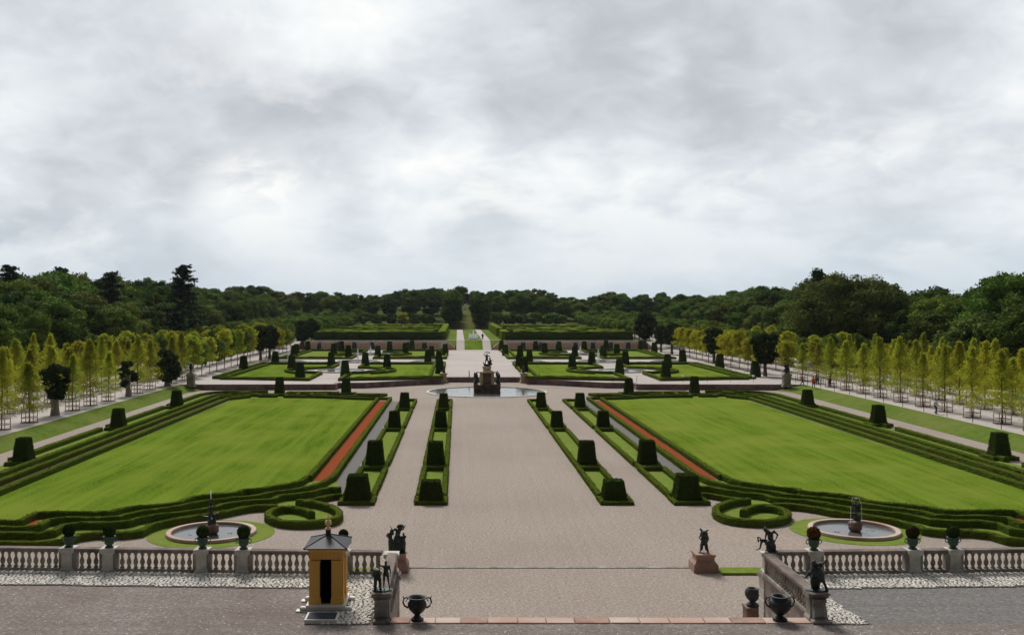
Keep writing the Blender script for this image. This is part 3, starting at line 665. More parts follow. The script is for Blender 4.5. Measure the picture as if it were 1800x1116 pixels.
for sg in (-1, 1):
    S_ = SIDE[sg]
    for fx, fy in ((0,0),(1,0),(0,1),(1,1)):
        cyp = 189.5 if fy == 0 else 254.0
        y0, y1 = (165.5, 211.5) if fy == 0 else (232.0, 272.5)
        pts = bedpoly(7.4, 24.2, y0, y1, PX, cyp, 8.3)
        if fy == 0: pts = [p for p in pts]; pts[0] = (7.4, y0+4.5); pts.insert(1, (14.0, y0+2.2))
        if fx: pts = [(2*PX-a, b) for a, b in pts]; pts = pts[::-1]; 
        if fx: pts = [(min(a, 46.6), b) for a, b in pts]
        area = sum(pts[i-1][0]*pts[i][1]-pts[i][0]*pts[i-1][1] for i in range(len(pts)))
        if area < 0: pts = pts[::-1]
        w_ = ('outer' if fx else 'inner'), ('far' if fy else 'near')
        gg = 'box hedges of the upper parterre'
        ins = inset(pts, 2.0)
        if sg < 0: P_, I_ = mir(pts), mir(ins)
        else: P_, I_ = pts, ins
        flat('grass_strip', P_, UZ+.004, M['grass'])
        flat('lawn', I_, UZ+.014, M['grass'] if fy else (M['lawn'] if sg < 0 else M['lawn_right']))
        hedge('box_hedge', P_, .6, .52, UZ, True, step=.8, jit=.04, label='outer box hedge of the %s %s bed of the upper parterre on the %s' % (w_[1], w_[0], S_), group=gg)
        # inner line follows only the straight outer sides and a tongue by the pool
        xo = 9.4 if not fx else 44.6; xo2 = 22.0 if not fx else 31.8
        inn = [(sg*xo2, y0+2.6), (sg*xo, y0+(2.6 if fx else 6.2)), (sg*xo, y1-2)]
        hedge('box_hedge', inn, .5, .48, UZ, step=.8, jit=.04, label='inner box hedge of the %s %s bed of the upper parterre on the %s' % (w_[1], w_[0], S_), group=gg)
        arc = [(sg*(PX + (1 if fx else -1)*10.4*math.cos(R(t))), cyp + 10.4*math.sin(R(t))) for t in range(-52, 53, 8)]
        hedge('box_hedge', arc, .5, .48, UZ, step=.8, jit=.04, label='curved box hedge round the %s pool in the %s bed on the %s' % (w_[1], w_[0], S_), group=gg)
    # pools
    for nm, (x_, y_, r) in (('centre', (PX, 221.5, 4.6)), ('near', (PX, 189.5, 4.6)), ('far', (PX, 254, 4.6)), ('inner', (11.2, 221.8, 3.4)), ('outer', (42.4, 221.8, 3.4))):
        p = empty('pool', (sg*x_, y_, UZ)); tag(p, 'round stone-rimmed pool, %s one of five on the %s half of the upper parterre' % (nm, S_), 'pool', 'round pools of the upper parterre')
        MB().lathe(0, 0, [(r+.4, 0), (r+.4, .22), (r, .22), (r, .05)], 40).build('rim', M['stone_pale'], p)
        mb = MB(); mb.poly(circ(0, 0, r, 40), .12); mb.build('water_surface', M['water_pale'], p)
        j = MB(); hh = {'centre': 2.9, 'near': 2.2, 'far': 2.4, 'inner': 1.6, 'outer': 2.5}[nm]
        j.lathe(0, 0, [(.12, .1), (.07, hh*.4), (.06, hh*.75), (.10, hh*.93), (.03, hh)], 8)
        for q in range(10):
            a = rnd.uniform(0, 6.28); rr = rnd.uniform(.1, .3); j.lathe(rr*math.cos(a), rr*math.sin(a), [(.02, .1), (.03, hh*rnd.uniform(.25, .6)), (.01, hh*rnd.uniform(.62, .8))], 5)
        j.build('water_jet', M['spray'], p)
# topiaries of the upper parterre, left and right, from their feet
UL = [(427,651.5),(483,640),(512,650.5),(526.5,665.5),(581.7,643),(606,661.5),(516,626.5),(520.5,623.5),(540.5,617.5),(586,623),(600,617.5),(612,627.3),
      (641.6,643),(663.7,627.3),(680,648.5),(684.5,617.5),(712,622.3),(724,616),(752,639),(758.5,628.4),(782.5,624.2),(772.8,656.5),(771.5,640)]
UR = [(881.5,616.5),(888.5,625),(914.5,626.5),(921.5,653.5),(931,639),(913,648),(941.8,616.8),(958,622.5),(983,617.5),(1011,629),(1006.5,648.5),(1041,641.5),(1027.5,617.5),
      (1061,628.4),(1066,617),(1085,623.5),(1090,660),(1100,641),(1171.5,663),(1174.5,647.5),(1151,620),(1127,616),(1201,637.5),(1266.5,647.5),(1329.5,662.5)]
for lst, S_ in ((UL, 'left'), (UR, 'right')):
    pos = sorted([P(a, b, UZ) for a, b in lst], key=lambda q: (round(q[1]/9), q[0]))
    rows = {}
    for q in pos: rows.setdefault(round(q[1]/9), []).append(q)
    for ri, key in enumerate(sorted(rows)):
        for ci, q in enumerate(rows[key]):
            topiary(q[0], q[1]+.6, UZ, 1.6, 1.05, 2.75, 'upper parterre yew, %s half, %s rank from the low wall, %s from its left' % (S_, ordn(ri), ordn(ci)), 'clipped yews of the upper parterre')

# ================================================================== low purple retaining wall
def wallrun(name, pts, th, z0, z1, m, cap, label, cat='wall', group=None):
    root = empty(name, (pts[0][0], pts[0][1], z0)); tag(root, label, cat, group)
    ox, oy = pts[0]
    def run(nm, off, t, a, b, mm):
        mb = MB(); V = [Vector((p[0]-ox, p[1]-oy)) for p in pts]; n = len(V); sec = []
        for i in range(n):
            t0 = (V[i]-V[i-1]).normalized() if i else (V[1]-V[0]).normalized()
            t1 = (V[i+1]-V[i]).normalized() if i < n-1 else t0
            tt = (t0+t1).normalized(); c = max(.5, tt.dot(t1)); nn = Vector((-tt.y, tt.x))/c
            f0, f1 = V[i]+nn*off, V[i]+nn*(off+t)
            sec.append([(f0.x,f0.y,a),(f0.x,f0.y,b),(f1.x,f1.y,b),(f1.x,f1.y,a)])
        vs = [q for s_ in sec for q in s_]; fs = [(0,1,2,3), (4*n-1,4*n-2,4*n-3,4*n-4)]
        for i in range(n-1):
            for j in range(4): k = (j+1) % 4; fs.append((4*i+j, 4*i+4+j, 4*i+4+k, 4*i+k))
        mb.add(vs, fs); return mb.build(nm, mm, root)
    run('wall_face', 0, th, 0, z1-z0-.14, m); run('coping', -.05, th+.10, z1-z0-.14, z1-z0+.01, cap)
    return root
wallrun('retaining_wall', [(-48.6, 157.9)] + full[1:7] if False else [(-48.8, 157.7)] + full[:7], .5, -.02, UZ, M['wall_purple'], M['stone_rail'], 'low purple stone retaining wall across the left half of the garden')
wallrun('retaining_wall', full[7:] + [(50.6, 157.7)], .5, -.02, UZ, M['wall_purple'], M['stone_rail'], 'low purple stone retaining wall across the right half of the garden')
wallrun('retaining_wall', [(-6.6, 174.25), (6.6, 174.25)], .5, -.02, UZ, M['wall_purple'], M['stone_rail'], 'low dark wall closing the central walk behind the big fountain')
for sg in (-1, 1):
    S_ = SIDE[sg]
    p = empty('wall_pedestal', (sg*6.95, 173.2, 0)); tag(p, 'stone pedestal ending the low wall %s of the central walk' % S_, 'pedestal', 'pedestals beside the central walk')
    MB().frustum(0,0,0,.35,1.3,1.3,1.2,1.2).frustum(0,0,.35,1.5,.9,.9,.95,.95).frustum(0,0,1.5,1.75,1.2,1.2,1.3,1.3).build('stone_block', M['ochre_stone'], p)
    tag(sculpt('cherub_statue', [((-.1,0,.1),.16,(0,0,.55),.2),((.15,0,.1),.15,(0,0,.5),.18),((0,0,.55),.2,(.05,-.05,.85),.16),((.05,-.05,.85),.1,(-.25,-.15,1.0),.07)], [((.05,-.05,1.08),.15)], .05, M['bronze']),
        'small dark bronze child figure on the wall pedestal %s of the central walk' % S_, 'statue', 'child figures on the wall pedestals').location = (sg*6.95, 173.2, 1.75)
    # bollards on the wall top
    for i, x_ in enumerate([2.45]):
        tag(MB().lathe(0,0,[(.09,0),(.07,.9),(.10,.95),(.06,1.05)],8).build('bollard', M['post_iron']), 'thin dark post above the low wall just %s of the big fountain' % S_, 'post', 'posts above the low wall').location = (sg*2.5, 175.2, UZ)
    # side statues on tall pedestals
    x_ = -47.0 if sg < 0 else 47.8
    p = empty('statue_pedestal', (x_, 157.6, UZ-.3)); tag(p, 'tall stone pedestal at the %s end of the low purple wall' % S_, 'pedestal', 'tall pedestals at the ends of the low wall')
    MB().frustum(0,0,0,.45,1.6,1.6,1.45,1.45).frustum(0,0,.45,1.75,1.05,1.05,1.15,1.15).frustum(0,0,1.75,2.0,1.5,1.5,1.35,1.35).frustum(0,0,2.0,2.25,1.1,1.1,.75,.75).build('stone_block', M['stone'], p)
    if sg < 0:
        o = empty('bronze_urn', (x_, 157.6, UZ+1.95)); tag(o, 'slim dark vase on the tall pedestal under the trees on the left', 'vase')
        MB().lathe(0,0,[(.24,0),(.24,.08),(.10,.2),(.12,.35),(.30,.6),(.34,.95),(.2,1.2),(.16,1.35),(.27,1.5),(.1,1.52)],14).build('vase_body', M['bronze'], o)
        MB().tube([(-.3,0,.8),(-.48,0,1.05),(-.25,0,1.3)], .035, 6).tube([(.3,0,.8),(.48,0,1.05),(.25,0,1.3)], .035, 6).build('handle', M['bronze'], o)
    else:
        c_, l_ = fig(dict(pel=(0,0,.55), che=(-.12,0,.9), neck=(-.16,0,1.08), head=(-.18,-.02,1.25), hil=(-.1,-.05,.55), hir=(.12,-.05,.55), knl=(-.25,-.38,.55), knr=(.22,-.42,.6), anl=(-.25,-.35,.15), anr=(.3,-.4,.15), tol=(-.27,-.48,.1), tor=(.32,-.5,.1),
                   shl=(-.32,0,1.0), shr=(.06,0,1.03), ell=(-.38,-.2,.8), elr=(.28,-.1,.85), hal=(-.3,-.35,.65), har=(.25,-.35,.7)), 1.15)
        o = sculpt('seated_statue', c_, l_ + [((.05,.1,.3),(.42,.4,.32)), ((.2,.2,.7),(.2,.2,.35))], .04, M['bronze'])
        tag(o, 'dark seated bronze figure on the tall pedestal beside the right plantation', 'statue'); o.location = (x_, 157.6, UZ+1.95); o.scale = (1.2,1.2,1.2)
# thin posts and small lamps behind the low wall on the right
for i, x_ in enumerate([9.6, 13.4, 17.2, 21.0, 25.0, 28.8, 32.6, 36.6, 40.4, 44.2]):
    y_ = 176.0 if x_ < 8 else 171 if x_ < 10 else 163.2
    if i in (3, 6, 9):
        o = empty('garden_lamp', (x_, y_, UZ)); tag(o, 'small white-headed garden light behind the low wall, %s from the central walk' % ordn([3,6,9].index(i)), 'lamp post', 'small white garden lights')
        MB().lathe(0,0,[(.03,0),(.03,.85)],6).build('stem', M['post_iron'], o); MB().box(-.14,.14,-.14,.14,.85,1.15,.02).build('lamp_head', M['white_lamp'], o)
    else:
        tag(MB().lathe(0,0,[(.035,0),(.03,1.0),(.05,1.04)],6).build('rope_post', M['post_iron']), 'thin post behind the low purple wall, %s right of the central walk' % ordn(i), 'post', 'rope posts behind the low wall').location = (x_, y_, UZ)
for i in range(14):
    y_ = 95.5 + 5.6*i
    tag(MB().lathe(0,0,[(.04,0),(.035,1.15),(.055,1.2)],6).build('rope_post', M['post_iron']), 'thin dark post along the right grass bank, %s from the palace' % ordn(i), 'post', 'rope posts along the right grass bank').location = (51.0, y_, UZ)

# ================================================================== terrace edge: stairs, flank walls, balustrades
kb = empty('stone_step', (0, 31.35, TZ)); tag(kb, 'long top step of pale and red sandstone slabs at the stair head', 'step')
xs = [-6.65,-6.0,-5.2,-4.4,-3.55,-2.6,-1.7,-.8,.3,1.25,2.2,3.3,4.15,5.2,6.65]
for i in range(len(xs)-1):
    MB().box(xs[i]+.012, xs[i+1]-.012, -.27, .27, -.12, .035+rnd.uniform(-.006,.006), .015).build('slab', M['sandstone_pale'] if i not in (0,3,7,12) else M['sandstone'], kb)
st = empty('garden_stair', (0, 31.7, 0)); tag(st, 'sandstone stair descending from the terrace to the gravel, hidden below its top step', 'stair')
mb = MB()
for i in range(24): mb.box(-6.58, 6.58, (i*.27 if i else 0)-.02*0, (i+1)*.27, -.05, TZ-.14-i*.144)
mb.build('step', M['sandstone'], st)
tag(MB().box(-7.0, 7.5, -.14, .14, 0, .035, .01).build('stone_edging', M['stone']), 'thin worn stone edging running between the two red sandstone pedestals', 'kerb').location = (0, 51.3, 0)
for sg in (-1, 1):
    tag(MB().box(8.8 if sg > 0 else -11.2, 11.2 if sg > 0 else -8.4, 49.85, 50.95, 0, .12, .02).build('turf_block', M['grass']), 'low clipped turf block between the sandstone pedestal and the stair wall on the %s' % SIDE[sg], 'turf', 'turf blocks beside the stair')
BH = .88
def baluster_prof(h):
    return [(r*.98, z*h) for r, z in [(.085,0),(.085,.10),(.055,.11),(.05,.16),(.075,.24),(.095,.36),(.085,.48),(.055,.60),(.042,.72),(.05,.80),(.07,.84),(.055,.87),(.085,.90),(.085,1.0)]]
bal_me = MB(); bal_me.lathe(0,0,baluster_prof(.56),12); bal_me.smooth = False
bal_me = bal_me.mesh('baluster', M['stone'])
def pier(parent, x_, y_, z, w0=.42, h=BH, m='stone_pale', rot=0, dep=None):
    mb = MB(); d = dep or w0
    mb.frustum(x_, y_, z, z+.10, w0+.10, d+.10, w0+.10, d+.10, rot).frustum(x_, y_, z+.10, z+.17, w0+.08, d+.08, w0, d, rot).frustum(x_, y_, z+.17, z+h-.20, w0-.02, d-.02, w0-.02, d-.02, rot)
    mb.frustum(x_, y_, z+.24, z+h-.27, w0-.12, d+.005, w0-.12, d+.005, rot)
    mb.frustum(x_, y_, z+h-.20, z+h-.13, w0, d, w0+.08, d+.08, rot).frustum(x_, y_, z+h-.13, z+h+.015, w0+.14, d+.14, w0+.14, d+.14, rot)
    return mb.build('pier', M[m], parent)
def balustrade(label, A, B, piers, z, ends=(0,0)):
    """from A to B with piers at the given distances along it"""
    A, B = Vector(A), Vector(B); Ln = (B-A).length; d = (B-A)/Ln; rot = math.atan2(d.y, d.x)
    root = empty('balustrade', (A.x, A.y, z), rot); tag(root, label, 'balustrade', 'stone balustrades of the palace terrace')
    MB().box(0, Ln, -.15, .15, 0, .14, .015).build('plinth', M['stone'], root)
    mb = MB(); n = max(2, int(Ln/.5))
    mb.box(0, Ln, -.19, .19, BH-.145, BH-.005, .03); o = mb.build('rail', M['stone_rail'], root)
    for s_ in piers: pier(root, s_, 0, 0)
    edges = sorted([0-.01] + list(piers) + [Ln+.01])
    for a, b in zip(edges[:-1], edges[1:]):
        a2 = a + (.21 if a in piers else ends[0]); b2 = b - (.21 if b in piers else ends[1])
        if b2 - a2 < .5: continue
        for q in (a2, b2): # half piers
            MB().box(*( (q+.001, q+.13) if q == a2 else (q-.13, q-.001)), -.12, .12, .141, BH-.146).build('half_pier', M['stone'], root)
        a3, b3 = a2+.16, b2-.16; k = max(1, int(round((b3-a3)/.255)))
        for j in range(k):
            o = inst(bal_me, 'baluster', root, (a3+(j+.5)*(b3-a3)/k, 0, .14), rnd.uniform(0,3)); o.scale = (1,1,(BH-.145-.14)/.56)
    return root
YB = 36.75; SL = .045
def by(x_): return YB + SL*(abs(x_)-7)
pl_ = [8.75, 12.5, 14.05, 17.6, 19.15, 22.7, 24.2]
for sg in (-1, 1):
    Lx = math.hypot(1, SL)
    A = (sg*7.3, by(7.3)); B = (sg*26, by(26))
    balustrade('stone balustrade along the terrace edge %s of the stair' % SIDE[sg], A, B, [(q-7.3)*Lx for q in pl_], TZ, (.1,0))
    # flank along the stair
    balustrade('short stone balustrade running beside the %s side of the stair' % SIDE[sg], (sg*6.9, 31.75), (sg*6.9, 36.5), [], TZ, (.05,.05))
    wl = empty('stair_wall', (sg*6.9, 31.2, 0)); tag(wl, 'tall masonry wall under the balustrade on the %s side of the stair' % SIDE[sg], 'wall', 'stair side walls')
    mb = MB(); mb.box(*((-.27,.20) if sg < 0 else (-.06,.27)), .2, 5.9, -.1, TZ-.09).build('wall_face', M['stone'], wl)
    MB().box(*((-.33,.26) if sg < 0 else (-.14,.33)), .1, 5.6, TZ-.088, TZ-.002).build('ledge', M['stone_rail'], wl)
    dx = .06 if sg < 0 else .2; dx *= sg
    # corner pillar going down to the garden
    mb = MB(); mb.box(dx-.27, dx+.27, 5.40, 5.96, -.1, TZ-.12)
    for i in range(9): mb.box(dx-.29, dx+.29, 5.38, 5.98, .05+i*.38, .40+i*.38, .02)
    mb.build('corner_pillar', M['stone_pale'], wl)
    MB().frustum(dx, 5.66, TZ-.12, TZ+.01, .74, .74, .66, .66).build('cornice', M['stone_rail'], wl)
    cp = empty('corner_pier', (sg*6.9+dx, 36.86, TZ+.01)); tag(cp, 'corner pier of the balustrade above the garden, %s of the stair' % SIDE[sg], 'pier', 'corner piers of the balustrade')
    pier(cp, 0, 0, 0, .42, BH-.12, 'stone_pale')
    np_ = empty('end_pier', (sg*6.9, 31.45, TZ)); tag(np_, 'scroll-fronted end pier of the balustrade at the stair head, %s side' % SIDE[sg], 'pier', 'scrolled end piers at the stair head')
    pier(np_, 0, .08, 0, .5, BH, 'stone', dep=.42)
    # scroll bracket: an S profile extruded sideways, facing the palace
    prof = [(-.10,.0),(-.40,.0),(-.42,.12),(-.32,.16),(-.40,.24),(-.40,.36),(-.33,.44),(-.27,.52),(-.27,.60),(-.34,.66),(-.36,.74),(-.10,.76)]
    mb = MB(); n = len(prof)
    for k, xx in ((0,-.19),(1,-.08)): pass
    for xa, xb, sc_ in ((-.20,-.09,1.0),(-.09,.09,.93),(.09,.20,1.0)):
        vs = [(xa, y_*sc_, z_) for y_, z_ in prof] + [(xb, y_*sc_, z_) for y_, z_ in prof]
        mb.add(vs, [tuple(range(n)), tuple(range(2*n-1, n-1, -1))] + [(i, i+n, (i+1) % n + n, (i+1) % n) for i in range(n)])
    mb.build('scroll', M['stone'], np_)
    MB().box(-.27,.27,-.46,-.09,-.002,.10,.02).build('scroll_base', M['stone'], np_)
    MB().box(-.30,.30,-.42,.30,BH+.016,BH+.06,.015).build('cap', M['stone_rail'], np_)

# potted ball shrubs on the piers
def potball(x_, label, lm, fluff=False, dr=0):
    y_ = by(x_); o = empty('potted_shrub', (x_, y_, TZ+BH+.012)); tag(o, label, 'potted shrub', 'ball shrubs in green urns on the balustrade piers')
    pt = MB(); pt.lathe(0,0,[(.15,0),(.16,.04),(.10,.07),(.11,.10),(.17,.16),(.19,.28),(.20,.36),(.235,.39),(.235,.42),(.19,.42),(.18,.36)],16); pt.build('pot', M['verdigris'], o)
    for s_ in (-1, 1): MB().tube([(s_*.18,0,.36),(s_*.27,0,.38),(s_*.29,0,.29),(s_*.24,0,.22),(s_*.19,0,.25)], .02, 6).build('handle', M['verdigris'], o)
    r = .225+dr; cz = .62+dr*.6; vs = []; fs = []
    mb = MB(); bm = bmesh.new(); bmesh.ops.create_icosphere(bm, subdivisions=4, radius=r*.97)
    for v_ in bm.verts: v_.co += v_.co.normalized()*(noise.noise(v_.co*14)*.03 + rnd.uniform(-.012,.012))
    mb.add([tuple(v_.co + Vector((0,0,cz))) for v_ in bm.verts], [tuple(q.index for q in f.verts) for f in bm.faces]); bm.free()
    for i in range(900 if not fluff else 700):
        d = Vector((rnd.gauss(0,1), rnd.gauss(0,1), rnd.gauss(0,1))).normalized(); p = d*r*rnd.uniform(.94, 1.06 if not fluff else 1.14) + Vector((0,0,cz)); s_ = .016 if not fluff else .022
        a = d.cross(Vector((rnd.gauss(0,1), rnd.gauss(0,1), rnd.gauss(0,1)))).normalized()*s_; b = d.cross(a).normalized()*s_*.8 + d*s_*.7
        mb.add([p-a-b, p+a-b*.4, p+a+b, p-a+b*.4], [(0,1,2,3)])
    mb.build('ball_crown', M[lm], o)
    MB().lathe(0,0,[(.03,.38),(.025,cz-r*.8)],6).build('stem', M['bark'], o)
potball(-19.15, 'dark green ball shrub in a green urn, leftmost of the four on the left balustrade', 'ball_leaf')
potball(-17.6, 'dark green ball shrub in a green urn, second from the left on the left balustrade', 'ball_leaf')
potball(-14.05, 'dark green ball shrub in a green urn directly before the left round basin', 'ball_leaf')
potball(-12.5, 'larger dark green ball shrub in a green urn, next left of the sentry box', 'ball_leaf', dr=.015)
potball(-8.75, 'ball shrub in a green urn half hidden behind the sentry box roof', 'ball_leaf', dr=-.05)
potball(8.75, 'loose reddish-brown ball shrub in a green urn, nearest the stair on the right', 'ball_brown', True)
potball(12.5, 'dark brownish ball shrub in a green urn beside the right round basin', 'ball_dry', dr=.01)
potball(14.05, 'dark green ball shrub in a green urn, farthest right on the right balustrade', 'ball_leaf')

# cobbles (stuff) lying on the terrace along the balustrade
def cobbles():
    lo = MB(); vs = []; fs = []
    bm = bmesh.new(); bmesh.ops.create_icosphere(bm, subdivisions=1, radius=1); base = np.array([v_.co[:] for v_ in bm.verts]); bf = [tuple(q.index for q in f.verts) for f in bm.faces]; bm.free()
    def ok(x_, y_):
        a = abs(x_)
        if a > 26: return False
        if a > 8.35 - .0 and y_ > by(x_)-.22 - 1.75 and y_ < by(x_)-.20: return True
        if x_ > 0: lim = 7.28 + max(.35, min(1.25, (36.6-y_)*.10 + .55)) ; mn = 31.0
        else: lim = 7.28 + (1.0 if y_ > 33 else 1.0 + (33-y_)*.28); mn = 30.9
        if 7.28 < a < max(lim, 7.3) and mn < y_ < 36.5: return True
        return a > 7.28 and a <= 8.36 and y_ > by(x_)-1.95 and y_ < by(x_)-.2
    y_ = 30.9
    while y_ < 38:
        x_ = -26.0
        while x_ < 26:
            sx = rnd.uniform(.060, .085)
            if ok(x_, y_):
                a = rnd.uniform(0, 3.14); c, s_ = math.cos(a), math.sin(a); ex = rnd.uniform(1.0, 1.35)
                v_ = base*np.array([sx*ex, sx*.88, .035 + rnd.uniform(0, .015)])*(1+nr.normal(0,.07,(len(base),1)))
                px_ = x_ + rnd.uniform(-.02,.02); py_ = y_ + rnd.uniform(-.02,.02)
                q = np.stack([v_[:,0]*c - v_[:,1]*s_ + px_, v_[:,0]*s_ + v_[:,1]*c + py_, v_[:,2] + TZ + .030], 1)
                lo.add(q.tolist(), bf)
            x_ += sx*2.05
        y_ += .125
    lo.smooth = False
    tag(lo.build('cobblestones', M['cobble']), 'band of pale rounded cobbles set along the foot of the balustrade', 'cobbles', kind='stuff')
cobbles()
for sg in (-1, 1):
    flat('cobble_bed', [(sg*7.2, by(7.2)-.2), (sg*26, by(26)-.2), (sg*26, by(26)-2.0), (sg*8.35, by(8.35)-2.0), (sg*(8.2 if sg < 0 else 7.9), 33), (sg*(8.75 if sg < 0 else 8.5), 30.95), (sg*7.2, 30.95)], TZ+.013, M['mortar'])

# ================================================================== yellow sentry box
sb = empty('sentry_box', (-8.80, 32.9, TZ)); tag(sb, 'ochre yellow sentry box with a dark pyramid roof and gilt ball finial', 'sentry box')
MB().box(-.64,.64,-.72,.72,.16,.24,.01).build('plinth', M['white_paint'], sb)
for y_ in (-.55, .55): MB().box(-.85,.85,y_-.10,y_+.10,.045,.158,.03).box(-.97,.97,y_-.14,y_+.14,-.0,.044).build('skid', M['white_paint'] if True else None, sb)
z0, z1 = .24, 2.06
bd = MB(); bd.box(-.50,-.44,-.55,.55,z0,z1).box(.44,.50,-.55,.55,z0,z1).box(-.44,.44,.49,.55,z0,z1).box(-.44,-.17,-.55,-.49,z0,z1).box(.17,.44,-.55,-.49,z0,z1).box(-.17,.17,-.55,-.49,1.72,z1)
bd.build('wall', M['ochre_paint'], sb)
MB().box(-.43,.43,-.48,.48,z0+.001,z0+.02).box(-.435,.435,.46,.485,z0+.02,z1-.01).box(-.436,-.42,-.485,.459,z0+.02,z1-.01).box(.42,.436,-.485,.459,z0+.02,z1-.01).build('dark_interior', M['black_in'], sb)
for x_, y_ in ((-.36,-.58),(.36,-.58)):
    MB().frustum(x_,y_,z0,z0+.20,.42,.10,.38,.09).frustum(x_,y_,z0+.20,z0+.24,.40,.10,.33,.06).frustum(x_,y_,z0+.24,1.60,.31,.055,.31,.055).frustum(x_,y_,1.60,1.66,.34,.08,.38,.10).build('pilaster', M['ochre_paint'], sb)
for y_ in (-.36,.36):
    for x_ in (-.53,.53):
        MB().frustum(x_,y_,z0,z0+.20,.10,.40,.09,.38).frustum(x_,y_,z0+.20,z0+.24,.10,.40,.06,.33).frustum(x_,y_,z0+.24,1.60,.055,.31,.055,.31).frustum(x_,y_,1.60,1.66,.08,.34,.10,.38).build('pilaster', M['ochre_paint'], sb)
MB().frustum(0,0,1.70,1.95,1.07,1.17,1.07,1.17).frustum(0,0,1.95,2.06,1.10,1.20,1.24,1.34).build('cornice', M['ochre_paint'], sb)
fb_ = MB()
for q in range(9): fb_.box(-.53+q*.1325-.004, -.53+q*.1325+.004, -.592, -.586, 1.71, 1.945)
for q in range(9): fb_.box(.536, .542, -.53+q*.1325-.004, -.53+q*.1325+.004, 1.71, 1.945)
fb_.build('board_joint', M['stake_dark'], sb)
MB().box(-.16,.16,-.602,-.586,z0+.04,z0+.045).build('door_sill', M['roof_metal'], sb)
MB().box(-.19,-.165,-.60,-.50,z0+.02,1.69).build('door_edge', M['mat_dark'], sb)
mb = MB(); e_ = .70; ey = .82; zz = 2.07
mb.add([(-e_,-ey,zz),(e_,-ey,zz),(e_,ey,zz),(-e_,ey,zz),(-e_,-ey,zz+.035),(e_,-ey,zz+.035),(e_,ey,zz+.035),(-e_,ey,zz+.035),(0,0,zz+.33)],
       [(3,2,1,0),(0,1,5,4),(1,2,6,5),(2,3,7,6),(3,0,4,7),(4,5,8),(5,6,8),(6,7,8),(7,4,8)])
rf = mb.build('roof', M['roof_metal'], sb)
for sx, sy in ((-1,-1),(1,-1),(1,1),(-1,1)): MB().tube([(sx*e_, sy*ey, zz+.04), (0,0,zz+.34)], .018, 6).build('roof_seam', M['roof_metal'], rf)
MB().lathe(0,0,[(.09,zz+.26),(.09,zz+.47),(.06,zz+.48)],8).build('finial_base', M['roof_metal'], sb)
MB().lathe(0,0,[(.10,zz+.48),(.10,zz+.53),(.05,zz+.56),(.05,zz+.60),(.09,zz+.63),(.115,zz+.70),(.09,zz+.77),(.04,zz+.80),(.055,zz+.84),(.05,zz+.88),(.02,zz+.92),(.005,zz+1.0)],16).build('finial', M['brass'], sb)
tag(sb, None)
ds = empty('doorstep', (-8.80, 31.42, TZ+.012)); tag(ds, 'low white step with a dark rubber top in front of the sentry box', 'doorstep')
MB().frustum(0,0,0,.13,1.02,.78,1.02,.78).build('step_frame', M['white_paint'], ds); MB().box(-.45,.45,-.33,.33,.131,.142).build('tread', M['mat_dark'], ds)

# ================================================================== urns at the stair
def urn(x_, y_, z, label, s_, kind):
    o = empty('iron_urn', (x_, y_, z)); tag(o, label, 'urn')
    if kind == 'crater': prof = [(.20,0),(.21,.05),(.17,.08),(.10,.14),(.09,.19),(.17,.26),(.26,.36),(.31,.48),(.30,.56),(.25,.64),(.24,.68),(.31,.72),(.32,.75),(.27,.75),(.23,.66),(.05,.5)]
    elif kind == 'open': prof = [(.22,0),(.23,.05),(.17,.09),(.11,.13),(.10,.17),(.20,.24),(.31,.36),(.35,.50),(.33,.60),(.26,.65),(.22,.69),(.28,.73),(.29,.77),(.22,.77),(.19,.66),(.05,.5)]
    else: prof = [(.24,0),(.25,.05),(.22,.10),(.12,.15),(.12,.19),(.22,.28),(.30,.42),(.31,.54),(.27,.64),(.22,.68),(.24,.70),(.19,.70),(.17,.6),(.05,.5)]
    mb = MB(); mb.smooth = True; mb.lathe(0,0,[(a*s_, b*s_) for a, b in prof],28); mb.build('bowl', M['iron'], o)
    if kind != 'plain':
        for q in (-1, 1):
            MB().tube([(q*.29*s_,0,.40*s_),(q*.40*s_,0,.46*s_),(q*.46*s_,0,.58*s_),(q*.43*s_,0,.70*s_),(q*.35*s_,0,.74*s_),(q*.31*s_,0,.69*s_),(q*.36*s_,0,.60*s_)], [.03*s_,.03*s_,.028*s_,.026*s_,.024*s_,.02*s_,.015*s_], 8).tube([(q*.43*s_,0,.70*s_),(q*.46*s_,0,.80*s_)], [.022*s_,.006], 6).build('handle', M['iron'], o)
    return o
urn(-5.78, 31.33, TZ+.035, 'dark two-handled urn on the left end of the top step', .98, 'crater')
urn(5.70, 31.33, TZ+.035, 'dark round-bellied two-handled urn on the right end of the top step', 1.0, 'open')
pd = empty('urn_pedestal', (7.30, 39.6, 0)); tag(pd, 'square brown stone pedestal under the plain urn below the stair', 'pedestal')
MB().frustum(0,0,0,.2,.85,.85,.75,.75).frustum(0,0,.2,1.5,.62,.62,.62,.62).frustum(0,0,1.5,1.58,.68,.68,.66,.66).build('stone_block', M['brown_stone'], pd)
urn(7.30, 39.6, 1.58, 'plain dark handleless urn standing on a brown pedestal beside the right corner pillar', 1.0, 'plain')

